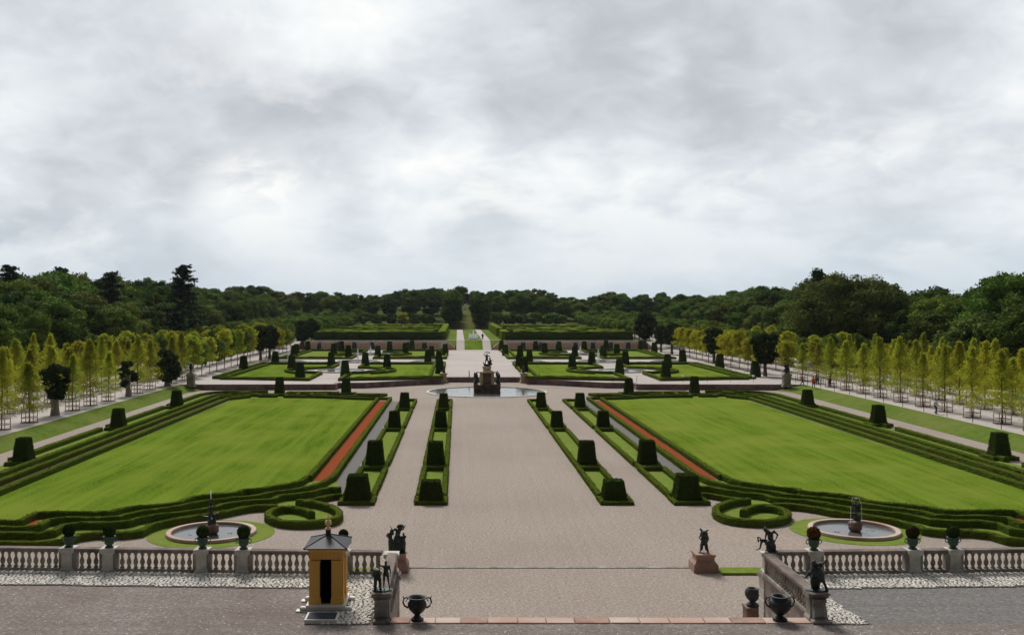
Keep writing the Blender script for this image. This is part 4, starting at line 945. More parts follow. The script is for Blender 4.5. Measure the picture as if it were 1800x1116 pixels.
# ================================================================== statues on the terrace and pedestals
def place(o, x_, y_, z, rz, label, s_=1.0):
    o.location = (x_, y_, z); o.rotation_euler = (0,0,rz); o.scale = (s_,s_,s_); tag(o, label, 'statue'); return o
for sg, x_ in ((-1,-7.65),(1,8.12)):
    p = empty('sandstone_pedestal', (x_, 50.85, 0)); tag(p, 'red sandstone pedestal under the bronze %s' % ('group left of the walk' if sg < 0 else 'striding figure right of the walk'), 'pedestal', 'red sandstone pedestals')
    MB().frustum(0,0,0,.42,1.26,1.26,1.22,1.22).frustum(0,0,.42,.55,1.18,1.18,.98,.98).frustum(0,0,.55,.78,.92,.92,.92,.92).frustum(0,0,.78,.9,1.0,1.0,1.04,1.04).build('stone_block', M['sandstone'], p)
# right pedestal: wrestler carrying another, two pairs of limbs up
c1, l1 = fig(dict(anl=(-.30,-.05,.09), knl=(-.22,-.12,.5), tol=(-.38,-.16,.05), anr=(.30,.1,.09), knr=(.22,-.02,.48), tor=(.38,0,.05), che=(-.02,0,1.22), neck=(-.05,-.03,1.42), head=(-.22,-.08,1.42), ell=(-.38,-.12,1.2), hal=(-.2,-.25,1.0), elr=(.34,-.1,1.25), har=(.15,-.22,1.05)), 1.15)
l1 += [((.02,-.05,1.45),(.32,.26,.3)), ((.12,0,1.1),(.3,.22,.36)), ((.05,0,.8),(.26,.22,.25)), ((-.16,0,.5),(.13,.14,.34)), ((.2,0,.5),(.13,.14,.34)), ((0,0,.0),(.5,.32,.05)), ((-.03,-.1,1.05),(.24,.16,.25))]
c1 += [((.02,0,1.5),.13,(-.20,.02,1.78),.08), ((-.20,.02,1.78),.08,(-.27,-.03,1.84),.07), ((.05,0,1.5),.13,(.27,.02,1.74),.07), ((.27,.02,1.74),.07,(.34,-.04,1.78),.05), ((.25,.05,.8),.06,(.36,.0,.1),.05)]
place(sculpt('bronze_statue', c1, l1, .026, M['bronze']), 8.12, 50.8, .9, 0, 'dark bronze figure hoisting another body on the right sandstone pedestal', .66)
# left group: two men and a child round a serpent
c2, l2 = fig(dict(che=(-.05,0,1.25), neck=(-.03,0,1.45), head=(.02,-.03,1.6), ell=(-.32,-.05,1.25), hal=(-.12,-.12,1.05), elr=(.15,0,1.65), har=(.0,0,1.88)), 1.05, (-.42,0,0), .92)
c3, l3 = fig(dict(pel=(0,.1,.95), che=(.08,0,1.35), neck=(.15,-.02,1.55), head=(.26,-.06,1.66), shl=(-.12,0,1.5), shr=(.28,0,1.48), ell=(-.35,0,1.3), hal=(-.45,-.1,1.1), elr=(.42,-.1,1.5), har=(.52,-.1,1.7), knl=(-.2,-.25,.6), knr=(.2,-.1,.5)), 1.25, (0,.1,.08), 1.0)
c4, l4 = fig(dict(elr=(.22,-.1,1.45), har=(.0,-.1,1.55)), 1.15, (.45,-.02,0), .78)
l5 = [((0,.05,.35),(.42,.3,.35)), ((.1,.05,.85),(.2,.2,.35)), ((0,0,0),(.75,.42,.06)), ((.42,0,.45),(.18,.2,.4)), ((-.35,0,.5),(.2,.2,.45)), ((.24,-.05,1.86),(.20,.14,.10))]
c5 = [((.05,0,1.75),.09,(.28,0,1.9),.08), ((.28,0,1.9),.08,(.42,0,1.75),.06)]
place(sculpt('bronze_group', c2+c3+c4+c5, l2+l3+l4+l5, .03, M['bronze']), -7.62, 50.8, .9, 0, 'dark bronze group of entwined figures on the left sandstone pedestal', .76)
# left near pier: standing man with a lion-like mass
c6, l6 = fig(dict(ell=(-.35,-.05,1.45), hal=(-.42,-.08,1.68), che=(0,0,1.28), anr=(.22,.05,.09), knr=(.15,0,.5)), 1.05, (.22,0,.06), .95)
l6 += [((-.30,0,.95),(.25,.24,.36)), ((0,0,.03),(.62,.4,.09)), ((-.28,-.15,1.1),(.18,.2,.2))]
c6 += [((-.4,-.1,.7),.10,(-.42,-.15,.1),.07), ((-.15,-.1,.7),.10,(-.1,-.15,.1),.07), ((-.35,.15,.7),.1,(-.36,.2,.1),.07)]
place(sculpt('bronze_statue', c6, l6, .028, M['bronze']), -6.9, 31.45, TZ+BH+.065, R(8), 'thin bronze man beside a hulking beast on the left stair-head pier', .55)
# right near pier: bent figure over crouching one
c7, l7 = fig(dict(pel=(-.18,.1,.72), che=(-.12,0,1.1), neck=(-.1,-.05,1.3), head=(-.12,-.08,1.46), ell=(.1,-.05,1.32), hal=(.30,-.1,1.42), elr=(.2,-.05,1.2), har=(.38,-.05,1.5), knl=(-.28,-.2,.5), anl=(-.2,-.1,.1)), 1.1)
l7 += [((.12,0,.78),(.30,.27,.38)), ((-.05,.05,.45),(.26,.22,.4)), ((0,0,.02),(.55,.36,.07))]
c7 += [((.25,-.05,.7),.12,(.36,-.1,.42),.08), ((.36,-.1,.42),.08,(.5,-.2,.06),.07), ((-.3,.1,.9),.08,(-.5,.15,.6),.05), ((.28,-.1,1.4),.05,(.46,-.1,1.6),.04), ((-.15,0,.5),.12,(-.2,0,.1),.08)]
place(sculpt('bronze_statue', c7, l7, .028, M['bronze']), 6.9, 31.45, TZ+BH+.065, R(-10), 'hunched bronze figure with an arm over its shoulder on the right stair-head pier', .62)
# right corner: seated bending faun
c8, l8 = fig(dict(pel=(.15,.1,.62), che=(.08,0,.98), neck=(-.05,-.04,1.18), head=(-.22,-.08,1.26), shl=(-.12,-.02,1.12), shr=(.28,.02,1.14), ell=(-.2,-.12,.88), hal=(-.25,-.2,.68), elr=(.50,.05,.95), har=(.36,0,.68), hil=(.02,.05,.62), hir=(.2,.05,.62),
               knl=(-.42,-.15,.66), knr=(-.15,-.2,.60), anl=(-.50,-.12,.26), anr=(-.12,-.15,.25), tol=(-.70,-.15,.20), tor=(-.25,-.25,.2)), 1.1)
l8 += [((.15,.08,.28),(.28,.24,.34)), ((.05,.0,.5),(.28,.2,.16)), ((-.35,-.1,.70),(.18,.1,.08)), ((.1,.05,.03),(.32,.28,.06))]
c8 += [((-.2,-.05,1.32),.05,(-.33,-.05,1.42),.025), ((-.16,-.0,1.34),.045,(-.22,0,1.46),.02), ((-.48,-.1,.82),.04,(-.62,-.1,.86),.035), ((-.62,-.1,.86),.035,(-.58,-.1,.6),.04)]
place(sculpt('bronze_statue', c8, l8, .026, M['bronze']), 7.08, 36.86, TZ+BH-.10, 0, 'seated bronze faun bending forward on the right corner pier', .70)

# ================================================================== round basins with figures
for sg in (-1, 1):
    S_ = SIDE[sg]; bx, byy = (-19.15, 58.9) if sg < 0 else (19.35, 59.6)
    flat('basin_lawn', circ(bx, byy, 3.72, 72, 3.66), .016, M['grass'])
    o = empty('round_basin', (bx, byy, 0)); tag(o, 'round stone basin with a sandstone rim in a grass ring on the %s' % S_, 'basin', 'round basins near the terrace')
    mb = MB(); mb.smooth = False; mb.lathe(0,0,[(2.62,0),(2.64,.08),(2.62,.17),(2.60,.20),(2.34,.20),(2.32,.17),(2.32,.02)],72); mb.build('rim', M['sandstone_pale'], o)
    mb = MB(); mb.poly(circ(0,0,2.33,64), .045); mb.build('water_surface', M['water'], o)
    rk = sculpt('rock', [], [((0,0,.2),(.42,.36,.28)), ((.1,-.05,.42),(.33,.3,.22)), ((-.15,.1,.4),(.25,.25,.2))], .05, M['brown_stone']); rk.location = (bx+(.08 if sg < 0 else 0), byy-.2, .05); tag(rk, 'rough brown rock rising from the %s round basin' % S_, 'rock', 'rocks in the round basins')
    if sg < 0:
        ca, la = fig(dict(hal=(-.05,-.1,1.75), ell=(-.28,-.05,1.6), har=(.05,-.1,1.75), elr=(.26,-.05,1.6), knr=(.3,-.15,.55), anr=(.35,-.1,.2), tor=(.4,-.2,.15)), 1.0, (0,0,0), .85)
        ca += [((0,-.08,1.5),.05,(0,-.08,1.72),.03), ((.2,0,.6),.13,(.42,0,.75),.10), ((.42,0,.75),.10,(.48,0,.45),.06), ((-.1,0,.5),.12,(-.55,0,.62),.04)]
        la += [((.05,0,.2),(.3,.26,.3)), ((.36,0,.65),(.16,.14,.14))]
        lab = 'slender bronze figure raising a spouting shell in the left round basin'
    else:
        ca, la = fig(dict(pel=(.08,.1,.62), che=(.04,0,1.0), neck=(.03,-.02,1.2), head=(-.02,-.04,1.38), hil=(-.02,.05,.62), hir=(.16,.05,.62), knl=(-.35,-.1,.72), anl=(-.22,-.12,.30), tol=(-.42,-.16,.2), knr=(-.05,-.2,.7), anr=(.1,-.15,.28), tor=(.0,-.28,.2),
                 ell=(-.3,-.1,.95), hal=(-.38,-.1,1.25), elr=(.26,-.1,1.0), har=(.0,-.2,.85)), 1.0, (0,0,0), .95)
        ca += [((-.02,0,1.4),.06,(.02,0,1.65),.05), ((-.36,-.1,1.2),.04,(-.40,-.1,1.62),.03)]
        la += [((.12,.05,.3),(.25,.22,.34)), ((.02,0,1.68),(.12,.08,.05))]
        lab = 'seated bronze figure holding up a spouting dish in the right round basin'
    s_ = place(sculpt('basin_statue', ca, la, .028, M['bronze']), bx+(.02 if sg < 0 else .05), byy-.18, .52, 0, lab, .92 if sg < 0 else .86)
    j = MB()
    if sg < 0:
        j.lathe(0,0,[(.012,0),(.022,.25),(.03,.45),(.012,.62)],6)
        loc = (bx+.02, byy-.25, 2.05)
    else:
        j.lathe(0,0,[(.01,0),(.02,.10),(.05,.14),(.02,.18)],6); j.tube([(0,0,.15),(-.22,0,.2),(-.33,-.05,-.2),(-.36,-.1,-1.2),(-.36,-.12,-1.8)], .008, 5).tube([(0,0,.15),(.2,.1,.18),(.4,.2,-.3),(.46,.22,-1.8)], .006, 5)
        loc = (bx+.05, byy-.2, 1.86)
    jo = j.build('water_jet', M['spray']); jo.location = loc; tag(jo, 'thin white water jet above the figure in the %s round basin' % S_, 'water jet', 'jets of the round basins')
    for k, (a, b) in enumerate([(-1.15,-.35),(1.05,.05)]):
        sp_ = MB(); 
        for q in range(14): sp_.lathe(rnd.gauss(0,.10), rnd.gauss(0,.08), [(.02,0),(.03,.02),(.008,rnd.uniform(.03,.07))], 6)
        t_ = sp_.build('splash', M['spray']); t_.location = (bx+a, byy+b, .047); tag(t_, 'small white splash on the water %s of the statue in the %s basin' % ('left' if k == 0 else 'right', S_), 'splash', 'splashes in the round basins')

# ================================================================== central fountain
fb = empty('fountain_basin', (0, 154.6, 0)); tag(fb, 'very wide flush round basin of the central fountain with still reflecting water', 'basin')
MB().lathe(0,0,[(9.45,0),(9.45,.10),(9.0,.12),(8.98,.05),(8.98,.012)],96).build('rim', M['stone_pale'], fb)
mb = MB(); mb.poly(circ(0,0,8.99,96), .04); mb.build('water_surface', M['water'], fb)
ft_ = empty('fountain', (.02, 154.4, 0)); tag(ft_, 'tiered stone fountain pedestal with pale corner columns standing in the wide basin', 'fountain')
mb = MB(); mb.frustum(0,0,0,.55,4.1,4.1,4.0,4.0).frustum(0,0,.55,.62,4.1,4.1,4.1,4.1).frustum(0,0,.62,1.15,3.3,3.3,3.2,3.2).frustum(0,0,1.15,1.30,3.9,3.9,3.9,3.9).build('base', M['brown_stone'], ft_)
for sx in (-1,1):
    for sy in (-1,1): MB().frustum(sx*1.75,sy*1.75,.62,1.35,.62,.62,.62,.62).frustum(sx*1.75,sy*1.75,1.35,1.45,.75,.75,.7,.7).build('corner_block', M['brown_stone'], ft_)
MB().frustum(0,0,1.30,3.05,1.75,1.75,1.65,1.65).build('core', M['brown_stone'], ft_)
for sx in (-1,1):
    for sy in (-1,1): MB().lathe(sx*.86,sy*.86,[(.30,1.3),(.31,1.45),(.24,1.5),(.28,2.0),(.26,2.6),(.2,2.9),(.3,2.98),(.3,3.06)],14).build('column', M['ochre_stone'], ft_)
MB().frustum(0,-.88,1.55,2.75,.9,.12,.9,.12).build('relief_panel', M['brown_stone'], ft_)
MB().frustum(0,0,3.06,3.25,2.35,2.35,2.6,2.6).frustum(0,0,3.25,3.40,2.4,2.4,1.6,1.6).build('cornice', M['ochre_stone'], ft_)
MB().frustum(0,0,3.40,3.75,1.25,1.25,1.15,1.15).frustum(0,0,3.75,4.05,1.4,1.4,1.35,1.35).build('top_plinth', M['ochre_stone'], ft_)
for sx in (-1, 1): MB().tube([(sx*1.1,-.9,3.2),(sx*1.7,-1.0,3.16)], [.08,.05], 6).build('spout', M['bronze'], ft_)
cH, lH = fig(dict(pel=(0,0,.98), che=(-.03,0,1.32), neck=(-.02,0,1.50), head=(.02,-.03,1.66), shl=(-.22,0,1.46), shr=(.18,0,1.46), ell=(-.42,0,1.62), hal=(-.28,.0,1.88), elr=(.36,.02,1.40), har=(.42,0,1.16), knl=(-.22,-.1,.55), anl=(-.25,0,.12), knr=(.2,0,.5), anr=(.34,.1,.1)), 1.2)
cH += [((-.28,0,1.88),.05,(.0,0,1.98),.06), ((0,0,1.98),.06,(.38,0,1.86),.08), ((.42,0,1.1),.11,(.5,.05,.55),.14), ((.5,.05,.55),.14,(.68,.0,.25),.10), ((.5,0,.6),.06,(.85,0,.95),.04), ((-.35,0,.2),.1,(-.5,0,.55),.05)]
lH += [((.1,.05,.2),(.5,.32,.2)), ((.42,.02,.5),(.2,.2,.35)), ((0,0,0),(.62,.4,.08))]
place(sculpt('bronze_statue', cH, lH, .032, M['bronze']), .02, 154.4, 4.05, 0, 'bronze hero swinging a club over a dragon, topmost on the central fountain', 1.12)
for k, (sx, sy) in enumerate(((-1,-1),(1,-1),(-1,1),(1,1))):
    cc, ll = fig(dict(pel=(0,.05,.5), che=(0,0,.9), neck=(0,-.02,1.1), head=(.02*sx,-.05,1.28), knl=(-.18,-.35,.55), knr=(.18,-.35,.5), anl=(-.2,-.3,.12), anr=(.2,-.35,.1), tol=(-.22,-.42,.06), tor=(.22,-.46,.06), hal=(-.2,-.3,.6), har=(.2,-.3,.6)), 1.25)
    ll += [((0,.1,.22),(.32,.32,.28))]
    place(sculpt('seated_figure', cc, ll, .05, M['bronze']), .02+sx*1.72, 154.4+sy*1.72, 1.45, R(-20*sx) + (math.pi if sy > 0 else 0), 'seated dark bronze figure on the %s %s corner of the central fountain base' % (('near' if sy < 0 else 'far'), SIDE[sx]), 1.05)

# ================================================================== far brick cascade wall, ramp walls
for sg in (-1, 1):
    S_ = SIDE[sg]
    o = empty('cascade_wall', (0, 280, UZ)); tag(o, 'long pink brick terrace wall with white framed panels on the %s of the ramp' % S_, 'wall', 'pink brick cascade walls')
    def bx_(a, b, *r, **k): x0, x1 = sorted((sg*a, sg*b)); return MB().box(x0, x1, *r)
    H_ = WZ-UZ
    bx_(7.6, 47.5, 0, 1.2, -.05, H_).build('wall_face', M['plaster'], o)
    bx_(7.5, 47.6, -.18, 1.25, H_+.001, H_+.22).build('cornice', M['stone_pale'], o)
    bx_(7.5, 47.6, -.10, -.001, -.04, .28).build('plinth', M['stone_pale'], o)
    xx = 9.2; k = 0
    while xx < 45:
        pn = bx_(xx+.75, xx+3.55, -.05, -.001, .55, H_-.45).build('panel_frame', M['marble'] if False else M['stone_pale'], o)
        bx_(xx+.93, xx+3.37, -.09, -.052, .68, H_-.58).build('brick_panel', M['brick'], pn)
        gz = MB(); x0, x1 = sorted((sg*(xx+4.2), sg*(xx+5.25))); 
        for q in range(26): gz.lathe(rnd.uniform(x0, x1), -.12, [(.22*rnd.uniform(.6,1.2), 0.28+rnd.uniform(0,.3)), (.25*rnd.uniform(.6,1.2), rnd.uniform(.9,1.4)), (.05, rnd.uniform(1.5, H_-.15))], 6)
        gz.build('grotto_niche', M['grotto'], o)
        bx_(xx+3.72, xx+3.98, -.07, -.001, .3, H_-.1).build('pilaster', M['stone_pale'], o)
        bx_(xx+.3, xx+.56, -.07, -.001, .3, H_-.1).build('pilaster', M['stone_pale'], o)
        xx += 4.95; k += 1
    # sloping wing down the ramp, and outer sloping end
    for a, b, nm, lb in ((7.6, 4.95, 'wing', 'pink wall sloping down to the ramp, %s side'), (47.5, 51.0, 'outer', 'pink wall sloping down at the outer %s end of the brick terrace')):
        ww = empty('ramp_wall', (0, 280, UZ)); tag(ww, lb % S_, 'wall', 'sloping pink end walls')
        mb = MB(); P4 = [(sg*a, 0), (sg*b, 0), (sg*b, .9), (sg*a, .9)]; za, zb = H_, .35
        zs = [za, zb, zb, za]
        mb.add([(p[0], p[1]+.1, -.05) for p in P4] + [(p[0], p[1]+.1, z_-.15) for p, z_ in zip(P4, zs)], [(3,2,1,0),(4,5,6,7),(0,1,5,4),(1,2,6,5),(2,3,7,6),(3,0,4,7)])
        mb.build('wall_face', M['brick'], ww)
        mb = MB(); mb.add([(p[0], p[1]+(.02 if i < 2 else .2), z_-.148) for i, (p, z_) in enumerate(zip(P4, zs))] + [(p[0], p[1]+(.02 if i < 2 else .2), z_+.03) for i, (p, z_) in enumerate(zip(P4, zs))], [(3,2,1,0),(4,5,6,7),(0,1,5,4),(1,2,6,5),(2,3,7,6),(3,0,4,7)])
        mb.build('coping', M['stone_pale'], ww)
    tag(MB().lathe(0,0,[(.12,0),(.10,1.2),(.14,1.3),(.05,1.4)],8).build('bollard', M['post_iron']), 'dark post at the foot of the ramp, %s side' % S_, 'post', 'posts at the foot of the ramp').location = (sg*5.2, 279.2, UZ)
# cascade pool and white spouting jets at the top of the ramp
cp = empty('fountain_jets', (0.1, 295, WZ)); tag(cp, 'cluster of bright white water jets on the lawn above the ramp', 'fountain')
MB().lathe(0,0,[(1.9,0),(1.9,.2),(1.6,.2),(1.6,.05)],28).build('rim', M['stone_pale'], cp)
for k in range(13):
    a = 2*math.pi*k/12; r_ = 0 if k == 12 else 1.15; h_ = 3.0 if k == 12 else rnd.uniform(1.3, 2.1)
    MB().lathe(r_*math.cos(a), r_*math.sin(a), [(.30,.05),(.22,h_*.5),(.16,h_*.8),(.03,h_)], 8).build('water_jet', M['spray'], cp)
# clipped high hedges (bosquet)
def bq(pts, wd, h, lb, closed=False, m='bosquet'): hedge('high_hedge', pts, wd, h, WZ-.02, closed, m, 1.4, .10, lb, 'hedge', 'high clipped hedges of the bosquet')
for sg in (-1, 1):
    S_ = SIDE[sg]; m_ = lambda l: [(sg*a, b) for a, b in l]
    bq(m_([(9.0, 284), (45.5, 284)]), 2.2, 2.6, 'high clipped hedge wall standing right above the pink wall on the %s' % S_, m='yew')  # darker yew colour on this hedge imitates the shade on its front face
    if sg < 0: bq(m_([(9.2, 286.5), (9.2, 402)]), 2.0, 2.7, 'high clipped hedge flanking the avenue on the left')
    else:
        bq(m_([(9.2, 286.5), (9.2, 306)]), 2.0, 2.7, 'high clipped hedge flanking the avenue on the right, near piece')
        bq(m_([(9.0, 320), (9.0, 402)]), 2.0, 2.9, 'high clipped hedge flanking the avenue on the right, far piece')
    for i, (y_, x0, x1) in enumerate([(296, 12, 46), (309, 12, 47), (322, 11, 47), (338, 12, 44), (356, 11, 46), (378, 12, 44), (400, 11, 44)]):
        pts = [(x0, y_)]; xq = x0
        while xq < x1 - 7:
            xq += rnd.uniform(5, 9); pts += [(xq, pts[-1][1]), (xq, y_ + rnd.choice([-2.5, 0, 2.5]))]
        pts.append((x1, pts[-1][1])); pts = [p for i2, p in enumerate(pts) if i2 == 0 or (abs(p[0]-pts[i2-1][0])+abs(p[1]-pts[i2-1][1])) > .1]
        bq(m_(pts), rnd.uniform(2.2, 3.4), 2.5+rnd.uniform(-.15,.35), 'rambling high hedge of the %s maze, %s back from the pink wall' % (S_, ordn(i)))
o = empty('garden_figure', (-22.6, 372, WZ+2.6)); 
gf = sculpt('pale_figure', *fig({}, 1.3), .07, M['marble']); gf.parent = None; gf.location = (-24.8, 368, WZ+.9); gf.scale = (1.3,1.3,1.3); tag(gf, 'small pale figure showing above the hedges of the left maze', 'statue')
bpy.data.objects.remove(o)
mo = empty('white_monument', (-.8, 512, hgt(0, 512))); tag(mo, 'tiny white statue on a plinth closing the view at the top of the avenue', 'statue')
MB().frustum(0,0,0,1.0,1.3,1.3,1.1,1.1).build('plinth', M['marble'], mo)
sculpt('figure', *fig({}, 1.5), .08, M['marble'], parent=mo).location = (0,0,1.0)

# ================================================================== trees
def leaves(mb_v, mb_f, P_, Nn, size, rs, lift=.6):
    """numpy leaf quads at points P_ with normals roughly Nn"""
    n = len(P_); nn = Nn + rs.normal(0, lift, (n,3)); nn /= np.linalg.norm(nn, axis=1, keepdims=True)+1e-9
    r = rs.normal(0, 1, (n,3)); a = np.cross(nn, r); a /= np.linalg.norm(a, axis=1, keepdims=True)+1e-9; b = np.cross(nn, a)
    s = (size*rs.uniform(.6, 1.35, (n,1)))
    q = np.stack([P_-a*s-b*s*.35, P_-b*s*.1-b*s*.75*0+a*0-b*s*.6, P_+a*s-b*s*.1, P_+b*s*.75], 1).reshape(-1,3)
    base = sum(len(x) for x in mb_v); mb_v.append(q); idx = np.arange(n*4).reshape(n,4)+base; mb_f.append(idx)
def np_mesh(name, V, Fq, m, extra=None):
    v = np.concatenate(V); f = np.concatenate(Fq)
    ev, ef = (extra.v, extra.f) if extra else ([], [])
    me = bpy.data.meshes.new(name); nv = len(v)+len(ev)
    allv = np.concatenate([v, np.array(ev, float).reshape(-1,3)]) if ev else v
    loops = list(f.reshape(-1)); starts = list(range(0, len(f)*4, 4)); k = len(loops)
    for t in ef:
        starts.append(k); loops += [i+len(v) for i in t]; k += len(t)
    me.vertices.add(nv); me.vertices.foreach_set('co', allv.astype(np.float32).reshape(-1))
    me.loops.add(k); me.loops.foreach_set('vertex_index', np.array(loops, np.int32))
    me.polygons.add(len(starts)); me.polygons.foreach_set('loop_start', np.array(starts, np.int32))
    me.update(calc_edges=True); me.validate(); me.materials.append(m); return me
def young_lime(seed, h=7.6, r=2.3, z0=1.4, nl=6500, ls=.085, m='lime_leaf', dense=0):
    rs = np.random.default_rng(seed); V = []; Fq = []; tr = MB(); rr = random.Random(seed)
    lean = (rr.uniform(-.12,.12), rr.uniform(-.12,.12))
    def ax(z): t = z/h; return np.array([lean[0]*t*1.2, lean[1]*t*1.2, z])
    tr.tube([ax(0), ax(h*.4), ax(h*.75), ax(h*.97)], [.085,.065,.035,.012], 7)
    nb = 60; per = nl//nb
    for i in range(nb):
        t = (i+.5)/nb; z = z0 + (h-z0)*t**1.05*.97; a = i*2.4 + rr.uniform(-.4,.4)
        env = math.sin(min(1, (t+.16)/.36)*math.pi/2) * (1-t)**.85*1.05 if not dense else math.sin(math.pi*min(1,(t*.93+.10)))**.6
        Lb = r*max(.12, env)*rr.uniform(.75, 1.2)
        up = rr.uniform(.25,.8) if t > .3 else rr.uniform(-.25,.35)
        d = np.array([math.cos(a), math.sin(a), up]); d /= np.linalg.norm(d)
        p0 = ax(z); p1 = p0 + d*Lb; p1[2] -= (.18 if t < .3 else -.10)*Lb
        tr.tube([p0, (p0+p1)/2+[0,0,.04*Lb], p1], [.022,.015,.006], 4)
        u_ = rs.uniform(.15, 1.05, per)**.8
        u_ = u_[:max(12, int(per*(.5+.6*min(1, t*4))))]; kk = len(u_)
        pp = p0 + np.outer(u_, (p1-p0)) + rs.normal(0, 1, (kk,3))*np.array([.17,.17,.15])*(.6+.7*Lb/r)
        nn = pp - ax(z)[None,:]*1.0; nn[:,2] = np.abs(nn[:,2])+.35; nn /= np.linalg.norm(nn, axis=1, keepdims=True)+1e-9
        leaves(V, Fq, pp, nn, ls, rs, .7)
    # leader shoots
    for q in range(5):
        zt = h*rr.uniform(.9,1.03); a = rr.uniform(0,6.28); p0 = ax(h*.85); p1 = np.array([p0[0]+.25*math.cos(a), p0[1]+.25*math.sin(a), zt]); k = 26
        pp = p0+np.outer(rs.uniform(0,1,k), p1-p0)+rs.normal(0,.06,(k,3)); leaves(V, Fq, pp, np.tile([0,0,1.], (k,1)), ls, rs, .8)
    return np_mesh('crown', V, Fq, M[m]), tr.mesh('trunk', M['bark_red'])
def blobtree(seed, h, rx, z0, nblob, nl, ls, m, shape='oak', bark='bark', trunk_r=.35, core=.70, bs=1.0):
    rs = np.random.default_rng(seed); rr = random.Random(seed); V = []; Fq = []; ex = MB(); tr = MB()
    cz = (z0+h)/2; rz = (h-z0)/2; B = []
    for i in range(nblob):
        for _ in range(30):
            d = np.array([rr.gauss(0,1), rr.gauss(0,1), rr.gauss(0,1)]); d /= np.linalg.norm(d)
            f = rr.uniform(.35,.92)**.6; c = np.array([d[0]*rx*f, d[1]*rx*f, cz + d[2]*rz*f])
            t = (c[2]-z0)/(h-z0)
            if shape == 'oak' and math.hypot(c[0],c[1]) < rx*(.98-.35*max(0,t-.55)): break
            if shape == 'column': c = np.array([d[0]*rx*.62, d[1]*rx*.62, z0 + rr.random()*(h-z0)*.96]); break
            if shape == 'pine' and t > .25: break
        rb = rx*rr.uniform(.24,.42)*bs if shape != 'column' else rx*rr.uniform(.42,.58)
        if c[2]+rb > h: c[2] = h-rb*.9
        B.append((c, rb))
    W = np.array([b[1]**2 for b in B]); W /= W.sum()
    for (c, rb), wq in zip(B, W):
        k = max(20, int(nl*wq)); d = rs.normal(0,1,(k,3)); d /= np.linalg.norm(d,axis=1,keepdims=True)
        outw = c - np.array([0,0,cz]); outw = outw/(np.linalg.norm(outw)+1e-6)
        keep = (d@outw > -.45) ; d = d[keep]
        lump = 1 + .22*np.sin(d[:,0]*5+c[0])*np.cos(d[:,1]*5+c[1]) + .12*np.sin(d[:,2]*9+c[2]*3)
        pp = c + d*rb*(rs.uniform(.78,1.08,len(d))*lump)[:,None]*np.array([1,1,.82])
        leaves(V, Fq, pp, d+np.array([0,0,.25]), ls, rs, .55)
        bm = bmesh.new(); bmesh.ops.create_icosphere(bm, subdivisions=2, radius=1)
        vs = [(c[0]+v_.co.x*rb*core, c[1]+v_.co.y*rb*core, c[2]+v_.co.z*rb*core*.8) for v_ in bm.verts]
        ex.add(vs, [tuple(q.index for q in f_.verts) for f_ in bm.faces]); bm.free()
    tr.tube([(0,0,-.4),(0,0,z0*.5),(rr.uniform(-.2,.2),rr.uniform(-.2,.2),z0+rz*.4),(0,0,z0+rz*1.0)], [trunk_r*1.25,trunk_r*.9,trunk_r*.7,trunk_r*.3], 9)
    for i in range(6):
        c, rb = rr.choice(B); zz = z0+rr.uniform(-.1,.5)*rz; tr.tube([(0,0,zz), (c[0]*.5,c[1]*.5,(zz+c[2])/2+.1*rz), tuple(c)], [trunk_r*.42,trunk_r*.28,trunk_r*.12], 6)
    return np_mesh('crown', V, Fq, M[m], ex), tr.mesh('trunk', M[bark])
def tree(name, pr, x_, y_, z, label, cat, group, s_=1.0, sz=None, rz=None):
    cr_, tk = pr; t = empty(name, (x_, y_, z), rnd.uniform(0,6.28) if rz is None else rz); t.scale = (s_, s_, sz or s_)
    inst(tk, 'trunk', t); inst(cr_, 'crown', t); return tag(t, label, cat, group)
YL = [young_lime(100+i, m='lime_leaf', r=(2.25,1.9,2.5,2.05,2.4,1.8,2.3)[i], z0=(1.7,2.0,1.5,1.8,1.6,2.1,1.7)[i], nl=(5000,4000,6000,4500,5600,3600,5200)[i]) for i in range(7)] 
YF_ = [young_lime(120+i, h=7.0, r=1.7, z0=2.4, nl=4200, ls=.14, m='lime_green' if i % 2 else 'lime_leaf', dense=1) for i in range(4)]
YY = [young_lime(140+i, h=7.2, r=1.9, z0=2.6, nl=4200, ls=.14, m='lime_yellow', dense=1) for i in range(2)]
OC = [blobtree(160+i, 7.6, 2.05, 2.0, 60, 16000, .10, 'old_leaf', 'oak', 'bark', .32, .8, .95) for i in range(3)]
# stake frame
def stakes():
    ps = MB(); rl = MB(); 
    return [MB().box(-.035,.035,-.035,.035,0,1.25).mesh('post', M['stake_dark']), MB().box(-.62,.62,-.02,.02,-.045,.045).mesh('rail', M['stake_wood']), MB().box(-.02,.02,-.62,.62,-.045,.045).mesh('rail', M['stake_wood']), MB().box(-.04,.04,-.04,.04,1.0,1.27).mesh('post', M['stake_wood'])]
SM = stakes()
def guard(x_, y_, z, label):
    g = empty('tree_guard', (x_, y_, z), rnd.uniform(-.12,.12))
    for sx in (-1,1):
        for sy in (-1,1): inst(SM[0], 'post', g, (sx*.62, sy*.62, 0))
        for zz in (.55, 1.12): inst(SM[1], 'rail', g, (0, sx*.66, zz)); inst(SM[2], 'rail', g, (sx*.66, 0, zz))
    tag(g, label, 'tree guard', 'wooden stake frames round the young limes')
ring = MB(); soil_v = MB()
n_l = 0
